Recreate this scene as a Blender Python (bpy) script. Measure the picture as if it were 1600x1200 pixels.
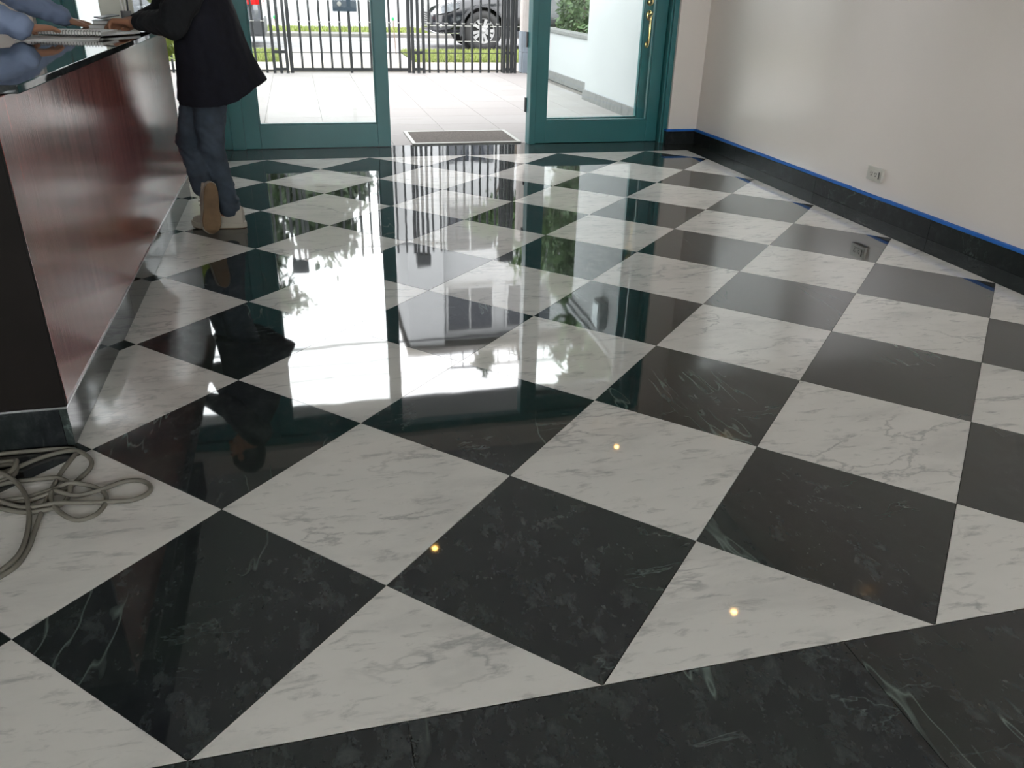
import bpy, bmesh, math, random
from mathutils import Vector, Matrix, noise
random.seed(7)
for o in list(bpy.data.objects): bpy.data.objects.remove(o)
S = bpy.context.scene
COL = S.collection
K = 5 / 6            # the plan below is drawn with 0.6-long tiles; the real tiles are 0.5 m
H = 0.6 / 2 ** .5    # half diagonal of a tile (plan units)

# ------------------------------------------------------------------ camera
cd = bpy.data.cameras.new('camera'); cam = bpy.data.objects.new('camera', cd); COL.objects.link(cam)
cd.sensor_width = 36; cd.lens = 1246.2 / 1600 * 36; cd.clip_start = .02; cd.clip_end = 300
r0, r1, r2 = Vector((.9704, -.2403, .0228)), Vector((-.0876, -.4391, -.8942)), Vector((.2249, .8657, -.4471))
m = Matrix((r0.normalized(), (-r1).normalized(), (-r2).normalized())).transposed().to_4x4()
m.translation = Vector((-.1001, -1.5903, 1.3573)) * K
cam.matrix_world = m
S.camera = cam

# ------------------------------------------------------------------ world, exposure
w = bpy.data.worlds.new('overcast_sky'); S.world = w; w.use_nodes = True
bg = w.node_tree.nodes['Background']
bg.inputs[0].default_value = (.97, .98, 1, 1); bg.inputs[1].default_value = 5.6
S.view_settings.view_transform = 'Standard'; S.view_settings.look = 'None'
S.view_settings.exposure = 0.63; S.view_settings.gamma = 1; S.view_settings.use_curve_mapping = False
S.cycles.use_denoising = True
S.cycles.max_bounces = 10; S.cycles.diffuse_bounces = 5; S.cycles.glossy_bounces = 5; S.cycles.transparent_max_bounces = 16
S.cycles.sample_clamp_indirect = 6

# ------------------------------------------------------------------ materials
MATS = {}
def nodes(name):
    mt = bpy.data.materials.new(name); mt.use_nodes = True; MATS[name] = mt
    nt = mt.node_tree; return mt, nt, nt.nodes['Principled BSDF']
def setp(b, col=None, rough=None, metal=None, ior=None, coat=None, emit=None):
    if col is not None: b.inputs['Base Color'].default_value = (*col, 1)
    if rough is not None: b.inputs['Roughness'].default_value = rough
    if metal is not None: b.inputs['Metallic'].default_value = metal
    if ior is not None: b.inputs['IOR'].default_value = ior
    if coat is not None: b.inputs['Coat Weight'].default_value = coat
    if emit is not None: b.inputs['Emission Color'].default_value = (*emit[0], 1); b.inputs['Emission Strength'].default_value = emit[1]
def N(nt, t, **kw):
    n = nt.nodes.new(t)
    for k, v in kw.items():
        if k in n.inputs: n.inputs[k].default_value = v
        else: setattr(n, k, v)
    return n
def ramp(nt, src, stops):
    r = N(nt, 'ShaderNodeValToRGB'); e = r.color_ramp.elements
    while len(e) < len(stops): e.new(.5)
    for el, (p, c) in zip(e, stops): el.position = p; el.color = (*c, 1) if len(c) == 3 else c
    nt.links.new(src, r.inputs[0]); return r
def mix(nt, fac, a, b, blend='MIX'):
    x = N(nt, 'ShaderNodeMix', data_type='RGBA', blend_type=blend)
    for s, i in ((fac, 0), (a, 6), (b, 7)):
        if hasattr(s, 'links'): nt.links.new(s, x.inputs[i])
        else: x.inputs[i].default_value = s if i == 0 else (*s, 1)
    return x.outputs[2]
def objvec(nt, scale=(1, 1, 1), shuffle=True):
    tc = N(nt, 'ShaderNodeTexCoord'); mp = N(nt, 'ShaderNodeMapping'); mp.inputs['Scale'].default_value = scale
    nt.links.new(tc.outputs['Object'], mp.inputs[0])
    if shuffle:
        oi = N(nt, 'ShaderNodeObjectInfo'); mu = N(nt, 'ShaderNodeVectorMath', operation='SCALE'); mu.inputs[0].default_value = (37, 53, 71)
        nt.links.new(oi.outputs['Random'], mu.inputs['Scale']); nt.links.new(mu.outputs[0], mp.inputs['Location'])
        mr = N(nt, 'ShaderNodeMath', operation='MULTIPLY'); mr.inputs[1].default_value = 40; nt.links.new(oi.outputs['Random'], mr.inputs[0])
        cx = N(nt, 'ShaderNodeCombineXYZ'); nt.links.new(mr.outputs[0], cx.inputs[2]); nt.links.new(cx.outputs[0], mp.inputs['Rotation'])
    return mp.outputs[0]
def noise_tex(nt, vec, scale, detail=4, rough=.5, dist=0):
    n = N(nt, 'ShaderNodeTexNoise'); n.inputs['Scale'].default_value = scale; n.inputs['Detail'].default_value = detail
    n.inputs['Roughness'].default_value = rough; n.inputs['Distortion'].default_value = dist
    nt.links.new(vec, n.inputs['Vector']); return n.outputs[0]
def veinmask(nt, vec, scale, width, dist=1.2, detail=7):
    n = noise_tex(nt, vec, scale, detail, .55, dist)
    a = N(nt, 'ShaderNodeMath', operation='SUBTRACT'); nt.links.new(n, a.inputs[0]); a.inputs[1].default_value = .5
    b = N(nt, 'ShaderNodeMath', operation='ABSOLUTE'); nt.links.new(a.outputs[0], b.inputs[0])
    return ramp(nt, b.outputs[0], [(0, (1, 1, 1)), (width, (0, 0, 0))]).outputs[0]
def mul(nt, a, b):
    x = N(nt, 'ShaderNodeMath', operation='MULTIPLY'); nt.links.new(a, x.inputs[0])
    if hasattr(b, 'links'): nt.links.new(b, x.inputs[1])
    else: x.inputs[1].default_value = b
    return x.outputs[0]
def bump(nt, b, src, dist, strength=1):
    n = N(nt, 'ShaderNodeBump'); n.inputs['Distance'].default_value = dist; n.inputs['Strength'].default_value = strength
    nt.links.new(src, n.inputs['Height']); nt.links.new(n.outputs[0], b.inputs['Normal'])
def worldpos(nt):
    return N(nt, 'ShaderNodeNewGeometry').outputs['Position']
def plain(name, col, rough=.6, var=.06, scale=6, metal=0, ior=1.45, bmp=0, bscale=60, emit=None, coat=None):
    mt, nt, b = nodes(name); setp(b, col, rough, metal, ior, coat, emit)
    v = objvec(nt, shuffle=False)
    n = noise_tex(nt, v, scale, 4)
    c = ramp(nt, n, [(.25, tuple(x * (1 - var * 2) for x in col)), (.75, tuple(min(1, x * (1 + var)) for x in col))])
    nt.links.new(c.outputs[0], b.inputs['Base Color'])
    if bmp: bump(nt, b, noise_tex(nt, v, bscale, 3), bmp)
    return mt

FLOOR_IOR = 1.75
def floor_wave(nt, b):
    bump(nt, b, noise_tex(nt, worldpos(nt), 4.5, 1.5), .0003)
def white_marble():
    mt, nt, b = nodes('white_veined_marble'); setp(b, (.6, .58, .55), .03, 0, FLOOR_IOR)
    v = objvec(nt, (1, 2.4, 1))
    cloud = noise_tex(nt, v, 2.6, 7, .62, .3)
    base = ramp(nt, cloud, [(.3, (.59, .57, .54)), (.5, (.70, .675, .635)), (.75, (.74, .71, .67))]).outputs[0]
    mask = ramp(nt, noise_tex(nt, v, 1.7, 2), [(.48, (0, 0, 0)), (.62, (1, 1, 1))]).outputs[0]
    f = mul(nt, veinmask(nt, v, 1.5, .013, .35, 10), mask)
    c = mix(nt, mul(nt, f, .5), base, (.20, .20, .20))
    st = ramp(nt, noise_tex(nt, objvec(nt, (1, 3.4, 1)), 11, 8, .66, .4), [(.55, (0, 0, 0)), (.70, (1, 1, 1))]).outputs[0]
    c = mix(nt, mul(nt, st, .6), c, (.27, .27, .265))
    sp = ramp(nt, noise_tex(nt, v, 24, 3, .6), [(.72, (0, 0, 0)), (.80, (1, 1, 1))]).outputs[0]
    c = mix(nt, mul(nt, sp, .35), c, (.2, .2, .19))
    nt.links.new(c, b.inputs['Base Color']); floor_wave(nt, b); return mt
def black_marble(name, wave=True, light=1, rough=.03, ior=None):
    mt, nt, b = nodes(name); setp(b, (.01, .012, .012), rough, 0, ior or FLOOR_IOR)
    v = objvec(nt, (1.5, 1, 1))
    q = lambda *c: tuple(x * light for x in c)
    cl = ramp(nt, noise_tex(nt, v, 17, 11, .72, .3), [(.34, q(.012, .0135, .016)), (.52, q(.026, .030, .032)), (.72, q(.066, .078, .078))]).outputs[0]
    tone = noise_tex(nt, v, 2.5, 3)
    cl = mix(nt, mul(nt, ramp(nt, tone, [(.4, (0, 0, 0)), (.65, (1, 1, 1))]).outputs[0], .5), cl, q(.020, .030, .024))
    vs = objvec(nt, (1.9, .42, 1))
    m1 = ramp(nt, noise_tex(nt, v, 1.9, 2), [(.52, (0, 0, 0)), (.62, (1, 1, 1))]).outputs[0]
    c = mix(nt, mul(nt, mul(nt, veinmask(nt, vs, 2.1, .0055, .25, 4), m1), .55), cl, (.22, .28, .25))
    m2 = ramp(nt, noise_tex(nt, v, 3.1, 2), [(.53, (0, 0, 0)), (.64, (1, 1, 1))]).outputs[0]
    c = mix(nt, mul(nt, mul(nt, veinmask(nt, objvec(nt, (.6, 1.7, 1)), 4.5, .007, .3, 5), m2), .4), c, (.20, .25, .24))
    nt.links.new(c, b.inputs['Base Color'])
    if wave: floor_wave(nt, b)
    return mt
WHITE_M = white_marble(); BLACK_M = black_marble('dark_green_marble'); BASE_M = black_marble('dark_marble_skirting', False, .6, .3, 1.3)
PLINTH_M = black_marble('dark_marble_plinth', False, 1.2, .05, 1.5)
TOP_M = black_marble('dark_polished_countertop', False, 1.2, .03, 1.5)
GROUT = plain('dark_grout', (.05, .05, .048), .8)
def wall_paint(name, col, rough=.28):
    mt, nt, b = nodes(name); setp(b, col, rough, 0, 1.45)
    v = worldpos(nt)
    c = ramp(nt, noise_tex(nt, v, 1.3, 5), [(.3, tuple(x * .95 for x in col)), (.7, col)]); nt.links.new(c.outputs[0], b.inputs['Base Color'])
    bump(nt, b, noise_tex(nt, v, 90, 3), .0004); return mt
WALL = wall_paint('beige_satin_wall_paint', (.86, .785, .725), .13)
CEIL = plain('white_ceiling_paint', (.72, .72, .71), .8, .02)
TEAL = plain('teal_painted_wood', (.022, .165, .172), .32, .05, 5, ior=1.5)
TAPE = plain('blue_masking_tape', (.012, .15, .55), .6, .08, 30)
PLAST = plain('ivory_plastic', (.62, .59, .53), .4, .02)
DARK = plain('black_gap', (.012, .012, .012), .6)
BRASS = plain('polished_brass', (.75, .58, .24), .2, .03, metal=1)
CHROME = plain('brushed_chrome', (.66, .67, .68), .25, .03, metal=1)
IRON = plain('dark_painted_iron', (.022, .024, .026), .45, .1)
STEEL = plain('pale_steel', (.30, .30, .28), .45, .05, metal=.5)
def glass_mat(name, tint):
    mt = bpy.data.materials.new(name); mt.use_nodes = True; nt = mt.node_tree; nt.nodes.clear()
    out = N(nt, 'ShaderNodeOutputMaterial'); mx = N(nt, 'ShaderNodeMixShader'); tr = N(nt, 'ShaderNodeBsdfTransparent'); gl = N(nt, 'ShaderNodeBsdfGlossy')
    fr = N(nt, 'ShaderNodeFresnel'); fr.inputs[0].default_value = 1.35
    tr.inputs[0].default_value = (*tint, 1); gl.inputs['Roughness'].default_value = 0
    nt.links.new(fr.outputs[0], mx.inputs[0]); nt.links.new(tr.outputs[0], mx.inputs[1]); nt.links.new(gl.outputs[0], mx.inputs[2]); nt.links.new(mx.outputs[0], out.inputs[0])
    return mt
GLASS = glass_mat('clear_door_glass', (.965, .985, .98))
def wood_mat():
    mt, nt, b = nodes('varnished_mahogany'); setp(b, (.09, .03, .02), .17, 0, 2.0, .3); b.inputs['Coat Roughness'].default_value = .16; b.inputs['Coat IOR'].default_value = 1.9
    v = objvec(nt, (9, 9, .5), False)
    n = noise_tex(nt, v, 3, 6, .6, .5)
    c = ramp(nt, n, [(.3, (.13, .028, .020)), (.5, (.25, .060, .044)), (.72, (.36, .105, .08))]); nt.links.new(c.outputs[0], b.inputs['Base Color'])
    bump(nt, b, noise_tex(nt, objvec(nt, (30, 30, .8), False), 3, 4), .0008, .6); return mt
WOOD = wood_mat()
DWOOD = plain('dark_stain_and_shade_wood', (.008, .006, .005), .65, .2, 4, ior=1.25)  # stain of the canopy; on the counter's near end it paints shade
PAVE_M = None
def paving():
    mt, nt, b = nodes('pale_stone_paving'); setp(b, (.4, .39, .37), .75)
    v = objvec(nt, (1, 5, 1))
    oi = N(nt, 'ShaderNodeObjectInfo')
    c1 = ramp(nt, oi.outputs['Random'], [(0, (.205, .190, .182)), (.5, (.213, .20, .192)), (1, (.222, .21, .202))]).outputs[0]
    st = mul(nt, veinmask(nt, v, 2, .03, .6, 4), ramp(nt, noise_tex(nt, v, 3, 2), [(.55, (0, 0, 0)), (.65, (1, 1, 1))]).outputs[0])
    nt.links.new(mix(nt, mul(nt, st, .45), c1, (.14, .12, .11)), b.inputs['Base Color']); return mt
PAVE_M = paving()
PLASTER = plain('white_exterior_plaster', (.44, .45, .455), .9, .02, 2)
GSTONE = plain('grey_stone_skirting', (.20, .20, .195), .8, .12, 20)
CONC = plain('pale_concrete', (.19, .18, .165), .85, .08, 8)
ASPH = plain('grey_asphalt', (.16, .16, .165), .9, .08, 15)
KERB = plain('grey_kerb', (.13, .125, .115), .9, .1, 10)
SOIL = plain('lawn_soil', (.05, .075, .02), .95, .2, 8)
def leaf_mat(name, a, b_):
    mt, nt, b = nodes(name); setp(b, a, .55)
    c = ramp(nt, noise_tex(nt, worldpos(nt), 14, 3), [(.35, a), (.65, b_)]); nt.links.new(c.outputs[0], b.inputs['Base Color']); return mt
GRASS = leaf_mat('bright_grass', (.12, .17, .025), (.20, .22, .055))
LEAF = leaf_mat('hedge_leaves', (.03, .075, .018), (.09, .15, .05))
LEAF2 = leaf_mat('tree_leaves', (.022, .045, .015), (.05, .085, .03))
LEAFY = leaf_mat('yellow_green_leaves', (.22, .30, .03), (.34, .38, .06))
BARK = plain('tree_bark', (.07, .055, .04), .9, .2)

# ------------------------------------------------------------------ mesh helpers (plan units in, metres out)
class MB:
    def __init__(s): s.v = []; s.f = []
    def add(s, vs, fs):
        n = len(s.v); s.v += [tuple(p) for p in vs]; s.f += [tuple(i + n for i in f) for f in fs]; return s
    def box(s, x0, x1, y0, y1, z0, z1, b=0, M=None):
        if b:
            bm = bmesh.new(); bmesh.ops.create_cube(bm, size=1)
            for v in bm.verts: v.co = Vector(((x0 + x1) / 2 + v.co.x * (x1 - x0), (y0 + y1) / 2 + v.co.y * (y1 - y0), (z0 + z1) / 2 + v.co.z * (z1 - z0)))
            bmesh.ops.bevel(bm, geom=bm.edges[:], offset=b, segments=2, affect='EDGES', profile=.7)
            vs = [v.co.copy() for v in bm.verts]; bm.verts.index_update(); fs = [[v.index for v in f.verts] for f in bm.faces]; bm.free()
        else:
            vs = [Vector((x, y, z)) for x in (x0, x1) for y in (y0, y1) for z in (z0, z1)]
            fs = [(0, 1, 3, 2), (4, 6, 7, 5), (0, 4, 5, 1), (2, 3, 7, 6), (0, 2, 6, 4), (1, 5, 7, 3)]
        if M: vs = [M @ v for v in vs]
        return s.add(vs, fs)
    def tube(s, pts, r, n=8, closed=False, cap=True):
        pts = [Vector(p) for p in pts]; L = len(pts); R = r if isinstance(r, (list, tuple)) else [r] * L
        rings = []; up = None
        for i, p in enumerate(pts):
            a = pts[(i - 1) % L] if (i or closed) else p; c = pts[(i + 1) % L] if (i < L - 1 or closed) else p
            t = (c - a).normalized()
            if up is None: up = Vector((0, 0, 1)) if abs(t.z) < .9 else Vector((1, 0, 0))
            u = (up - t * up.dot(t)).normalized(); up = u; v = t.cross(u)
            rings.append([p + (u * math.cos(k * 2 * math.pi / n) + v * math.sin(k * 2 * math.pi / n)) * R[i] for k in range(n)])
        return s.loft(rings, closed, cap)
    def loft(s, rings, closed=False, cap=True):
        n = len(rings[0]); L = len(rings); vs = [p for r in rings for p in r]; fs = []
        for i in range(L if closed else L - 1):
            j = (i + 1) % L
            for k in range(n): fs.append((i * n + k, i * n + (k + 1) % n, j * n + (k + 1) % n, j * n + k))
        if cap and not closed: fs += [tuple(range(n - 1, -1, -1)), tuple((L - 1) * n + k for k in range(n))]
        return s.add(vs, fs)
    def lathe(s, c, axis, prof, n=24, cap=True):
        a = Vector(axis).normalized(); u = a.orthogonal().normalized(); v = a.cross(u); c = Vector(c)
        return s.loft([[c + a * h + (u * math.cos(k * 2 * math.pi / n) + v * math.sin(k * 2 * math.pi / n)) * r for k in range(n)] for r, h in prof], cap=cap)
    def ball(s, c, rad, M=None, nu=14, nv=9):
        c = Vector(c); rad = Vector(rad) if not isinstance(rad, (int, float)) else Vector((rad,) * 3); rings = []
        for i in range(1, nv):
            th = math.pi * i / nv; rings.append([Vector((math.sin(th) * math.cos(2 * math.pi * k / nu), math.sin(th) * math.sin(2 * math.pi * k / nu), -math.cos(th))) for k in range(nu)])
        rr = [[Vector((p.x * rad.x, p.y * rad.y, p.z * rad.z)) for p in r] for r in rings]
        b, t = Vector((0, 0, -rad.z)), Vector((0, 0, rad.z)); vs = [p for r in rr for p in r] + [b, t]
        if M: vs = [M @ p for p in vs]
        vs = [p + c for p in vs]; fs = []; q = len(vs) - 2
        for i in range(len(rr) - 1):
            for k in range(nu): fs.append((i * nu + k, i * nu + (k + 1) % nu, (i + 1) * nu + (k + 1) % nu, (i + 1) * nu + k))
        for k in range(nu): fs.append((q, (k + 1) % nu, k)); fs.append((q + 1, (len(rr) - 1) * nu + k, (len(rr) - 1) * nu + (k + 1) % nu))
        return s.add(vs, fs)
    def capsule(s, p0, p1, r0, r1, n=14):
        p0, p1 = Vector(p0), Vector(p1); d = (p1 - p0); L = max(d.length, 1e-6)
        prof = [(r0 * math.sin(a), -r0 * math.cos(a)) for a in [math.pi / 2 * k / 4 for k in range(1, 5)]] + [(r1 * math.cos(a), L + r1 * math.sin(a)) for a in [math.pi / 2 * k / 4 for k in range(0, 4)]]
        return s.lathe(p0, d, prof, n)
    def chain(s, pts, rs):
        for i in range(len(pts) - 1): s.capsule(pts[i], pts[i + 1], rs[i], rs[i + 1])
        return s
    def prism(s, poly, y0, y1, axis='y'):
        n = len(poly)
        f = {'y': lambda a, b, t: (a, t, b), 'x': lambda a, b, t: (t, a, b), 'z': lambda a, b, t: (a, b, t)}[axis]
        vs = [f(a, b, y0) for a, b in poly] + [f(a, b, y1) for a, b in poly]
        fs = [tuple(range(n)), tuple(range(2 * n - 1, n - 1, -1))] + [(i, i + n, (i + 1) % n + n, (i + 1) % n) for i in range(n)]
        return s.add(vs, fs)
    def mesh(s, name, off=(0, 0, 0), fix=True):
        me = bpy.data.meshes.new(name); o = Vector(off)
        me.from_pydata([(Vector(p) - o) * K for p in s.v], [], s.f); me.update()
        if fix:
            bm = bmesh.new(); bm.from_mesh(me); bmesh.ops.recalc_face_normals(bm, faces=bm.faces[:]); bm.to_mesh(me); bm.free()
        return me
    def build(s, name, mat, parent=None, origin=None, smooth=False, fix=True):
        off = Vector(parent['_o']) if parent is not None else Vector(origin or (0, 0, 0))
        return link(name, s.mesh(name, off, fix), mat, parent, off, smooth)
def link(name, me, mat, parent=None, off=(0, 0, 0), smooth=False):
    if not me.materials: me.materials.append(mat)
    o = bpy.data.objects.new(name, me); COL.objects.link(o); o['_o'] = tuple(off)
    if parent is not None: o.parent = parent
    else: o.location = Vector(off) * K
    if smooth:
        for p in me.polygons: p.use_smooth = True
        if smooth != 'all':
            try: me.set_sharp_from_angle(angle=math.radians(40))
            except Exception: pass
    return o
def thing(name, label, cat, loc, group=None, kind=None):
    o = bpy.data.objects.new(name, None); COL.objects.link(o); o.location = Vector(loc) * K; o['_o'] = tuple(loc); o.empty_display_size = .1
    return tag(o, label, cat, group, kind)
def tag(o, label=None, cat=None, group=None, kind=None):
    if label: o['label'] = label
    if cat: o['category'] = cat
    if group: o['group'] = group
    if kind: o['kind'] = kind
    return o
def struct(name, mb, mat, label=None, cat=None, parent=None, origin=None):
    return tag(mb.build(name, mat, parent, origin), label, cat, kind='structure')
def spline(pts, n=6):
    pts = [Vector(p) for p in pts]; out = []
    for i in range(len(pts) - 1):
        a = pts[max(i - 1, 0)]; b = pts[i]; c = pts[i + 1]; d = pts[min(i + 2, len(pts) - 1)]
        for k in range(n):
            t = k / n; out.append(.5 * ((2 * b) + (c - a) * t + (2 * a - 5 * b + 4 * c - d) * t * t + (3 * b - a - 3 * c + d) * t ** 3))
    return out + [pts[-1]]
def blob(name, mb, voxel, mat, parent, it=5, disp=None):
    me = mb.mesh('tmp', parent['_o']); o = bpy.data.objects.new('tmp', me); COL.objects.link(o)
    r = o.modifiers.new('r', 'REMESH'); r.mode = 'VOXEL'; r.voxel_size = voxel * K
    sm = o.modifiers.new('s', 'SMOOTH'); sm.factor = .5; sm.iterations = it
    dg = bpy.context.evaluated_depsgraph_get(); me2 = bpy.data.meshes.new_from_object(o.evaluated_get(dg)); me2.name = name
    bpy.data.objects.remove(o); bpy.data.meshes.remove(me)
    if disp:
        off = Vector(parent['_o']); ns = [v.normal.copy() for v in me2.vertices]
        for v, n in zip(me2.vertices, ns): v.co += n * disp(v.co / K + off, n) * K
        me2.update()
    me2.materials.clear(); me2.materials.append(mat)
    return link(name, me2, mat, parent, parent['_o'], 'all')

# ================================================================== SETTING: interior
X0, X1, Y0, Y1, ZC = -3.64, 3.64, -5.6, 6.0, 3.25
floor = struct('floor', MB().box(X0, X1, Y0, 6.06, -.12, -.006), GROUT, 'polished checkerboard floor of white and dark green marble tiles', 'floor')
def clip(poly, ax, lim, keep_less):
    out = []
    for i in range(len(poly)):
        a, b = poly[i], poly[(i + 1) % len(poly)]
        ia = (a[ax] <= lim) if keep_less else (a[ax] >= lim); ib = (b[ax] <= lim) if keep_less else (b[ax] >= lim)
        if ia: out.append(a)
        if ia != ib:
            t = (lim - a[ax]) / (b[ax] - a[ax]); out.append(tuple(a[k] + t * (b[k] - a[k]) for k in (0, 1)))
    return out
def slab_mesh(name, poly, mat, th=.014, gap=.0011):
    n = len(poly); cx = sum(p[0] for p in poly) / n; cy = sum(p[1] for p in poly) / n
    ins = []
    for i in range(n):   # inset each edge by the joint width
        a, b, c = Vector(poly[i - 1]), Vector(poly[i]), Vector(poly[(i + 1) % n])
        e1 = (b - a).normalized(); e2 = (c - b).normalized(); n1 = Vector((-e1.y, e1.x)); n2 = Vector((-e2.y, e2.x))
        if n1.dot(Vector((cx, cy)) - b) < 0: n1, n2 = -n1, -n2
        d = n1 + n2; ins.append(b + d * gap / max(.2, 1 + n1.dot(n2)))
    me = MB().prism([tuple(p) for p in ins], -th, 0, 'z').mesh(name); me.materials.append(mat); return me
full = [(H, 0), (0, H), (-H, 0), (0, -H)]
FULL = {0: slab_mesh('tile_full_dark', full, BLACK_M), 1: slab_mesh('tile_full_white', full, WHITE_M)}
cut = {}
for i in range(-14, 22):
    for j in range(-14, 22):
        cx, cy = (i + j + 1), (i - j)
        if not (-8 <= cx <= 8 and -1 <= cy <= 13): continue
        p = [(a * H, b * H) for a, b in ((1, 0), (0, 1), (-1, 0), (0, -1))]; key = 0
        if cx == 8: p = clip(p, 0, 0, True); key |= 1
        if cx == -8: p = clip(p, 0, 0, False); key |= 2
        if cy == -1: p = clip(p, 1, 0, False); key |= 4
        if cy == 13: p = clip(p, 1, 0, True); key |= 8
        col = (i + j) % 2
        if key == 0: me = FULL[col]
        else:
            if (key, col) not in cut: cut[(key, col)] = slab_mesh('tile_cut', p, (BLACK_M, WHITE_M)[col])
            me = cut[(key, col)]
        o = bpy.data.objects.new('marble_tile', me); COL.objects.link(o); o.parent = floor; o.location = Vector((cx * H, cy * H, 0)) * K
def border(x0, x1, y0, y1, mat, name='border_slab'):
    cx, cy = (x0 + x1) / 2, (y0 + y1) / 2
    me = slab_mesh(name, [(x0 - cx, y0 - cy), (x1 - cx, y0 - cy), (x1 - cx, y1 - cy), (x0 - cx, y1 - cy)], mat)
    o = bpy.data.objects.new(name, me); COL.objects.link(o); o.parent = floor; o.location = Vector((cx, cy, 0)) * K
def cuts(a, b, n, jit=0): return [a + (b - a) * k / n for k in range(n + 1)]
ys = cuts(-H, 13 * H, 5)
for a, b in zip(ys, ys[1:]):
    border(8 * H, X1, a, b, BLACK_M); border(X0, -8 * H, a, b, BLACK_M)
xs = [X0, -2.35, -.95, .0, 1.02, 2.2, X1]
for a, b in zip(xs, xs[1:]): border(a, b, -1.15, -H, BLACK_M)
xs = [X0, -2.0, -.72, .66, 1.98, X1]
for a, b in zip(xs, xs[1:]): border(a, b, 13 * H, 6.06, BLACK_M)
xs = cuts(X0, X1, 6); ys = cuts(Y0, -1.15, 4)
for a, b in zip(xs, xs[1:]):
    for c, d in zip(ys, ys[1:]): border(a, b, c, d, WHITE_M, 'marble_tile')

T = .18
struct('wall_right', MB().box(X1, X1 + T, Y0 - T, 6.1, -.12, ZC), WALL, 'plain beige wall with an outlet on the right of the lobby', 'wall')
struct('wall_left', MB().box(X0 - T, X0, Y0 - T, 6.1, -.12, ZC), WALL, 'beige wall behind the reception area', 'wall')
wf = struct('wall_front', MB().box(3.345, X1, 5.87, 6.1, -.12, 3.02).box(X0, -2.06, 5.87, 6.1, -.12, 3.02).box(X0, X1, 5.87, 6.1, 3.02, ZC), WALL, 'beige front wall framing the teal glass doors', 'wall')
wb = MB().box(X0, X1, Y0 - T, Y0, -.12, .85).box(X0, X1, Y0 - T, Y0, 2.95, ZC).box(X0, X0 + .3, Y0 - T, Y0, .85, 2.95).box(X1 - .3, X1, Y0 - T, Y0, .85, 2.95)
struct('wall_back', wb, WALL, 'beige back wall with an opening added for daylight', 'wall')
wn = thing('fill_window', 'wide unseen window added in the back wall to light the room', 'window', (0, Y0, .85), kind='structure')  # unseen window, added so sky light fills the room from behind
for x in (X0 + .3, -1.1, 1.02, X1 - .38): MB().box(x, x + .08, Y0 - .12, Y0 - .05, .85, 2.95).build('mullion', TEAL, wn)
for a, b in ((X0 + .38, -1.1), (-1.02, 1.02), (1.1, X1 - .38)): MB().box(a, b, Y0 - .09, Y0 - .08, .85, 2.95).build('pane', GLASS, wn)
struct('ceiling', MB().box(X0 - T, X1 + T, Y0 - T, 6.1, ZC, ZC + .15), CEIL, 'white lobby ceiling', 'ceiling')
struct('trim_1', MB().box(X0, -1.36, .5, 5.6, 2.9, ZC), DWOOD, 'dark wood canopy lowered over the reception counter', 'canopy')

bb = struct('baseboard_right', MB().box(X1 - .012, X1, Y0, 5.87, -.006, .004), GROUT, 'dark marble baseboard along the right wall', 'baseboard')
ys = [-5.6, -4.2, -2.8, -1.4, .0, 1.25, 2.5, 3.75, 5.0, 5.868]
for a, b in zip(ys, ys[1:]): MB().box(X1 - .024, X1, a + .001, b - .001, .0, .115, .002).build('baseboard_slab', BASE_M, bb)
bf = struct('baseboard_front', MB().box(3.35, X1 - .026, 5.858, 5.87, -.006, .004), GROUT, 'dark marble baseboard on the front wall return', 'baseboard')
MB().box(3.335, X1 - .025, 5.847, 5.87, 0, .118, .002).build('baseboard_slab', BASE_M, bf)
MB().box(3.321, 3.345, 5.85, 6.0, 0, .118, .002).build('baseboard_slab', BASE_M, bf)
tp = MB(); yy = -2.0
while yy < 5.83:
    e = min(yy + .35 + random.random() * .3, 5.846); z = .117 + random.random() * .003
    tp.box(X1 - .0265, X1 - .001, yy, e + .003, z, z + .016 + random.random() * .003); yy = e
tag(tp.build('masking_tape', TAPE, origin=(X1 - .02, 3, .118)), 'long strip of blue masking tape along the right baseboard top', 'tape', 'blue masking tape')
tag(MB().box(3.33, X1 - .028, 5.8445, 5.869, .119, .137).box(3.318, 3.331, 5.8445, 5.96, .119, .137).box(3.316, 3.321, 5.94, 5.955, .0, .2).build('masking_tape', TAPE, origin=(3.45, 5.86, .12)), 'short strip of blue masking tape beside the door jamb', 'tape', 'blue masking tape')

# outlet
ot = thing('wall_outlet', 'ivory double power outlet low on the right wall', 'outlet', (X1, 3.12, .225))
MB().box(X1 - .022, X1 - .0005, 3.045, 3.195, .224, .314, .004).build('cover_plate', PLAST, ot)
MB().box(X1 - .027, X1 - .02, 3.068, 3.165, .246, .292, .002).build('socket_insert', PLAST, ot)
for yc in (3.098, 3.142):
    q = MB()
    q.box(X1 - .0285, X1 - .026, yc - .010, yc - .006, .270, .281).box(X1 - .0285, X1 - .026, yc + .006, yc + .010, .270, .281)
    q.lathe((X1 - .0285, yc, .260), (1, 0, 0), [(.0045, 0), (.0045, .003)], 8)
    q.build('socket_slots', DARK, ot)
MB().box(X1 - .0285, X1 - .026, 3.062, 3.067, .246, .292).build('insert_gap', DARK, ot)

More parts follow.
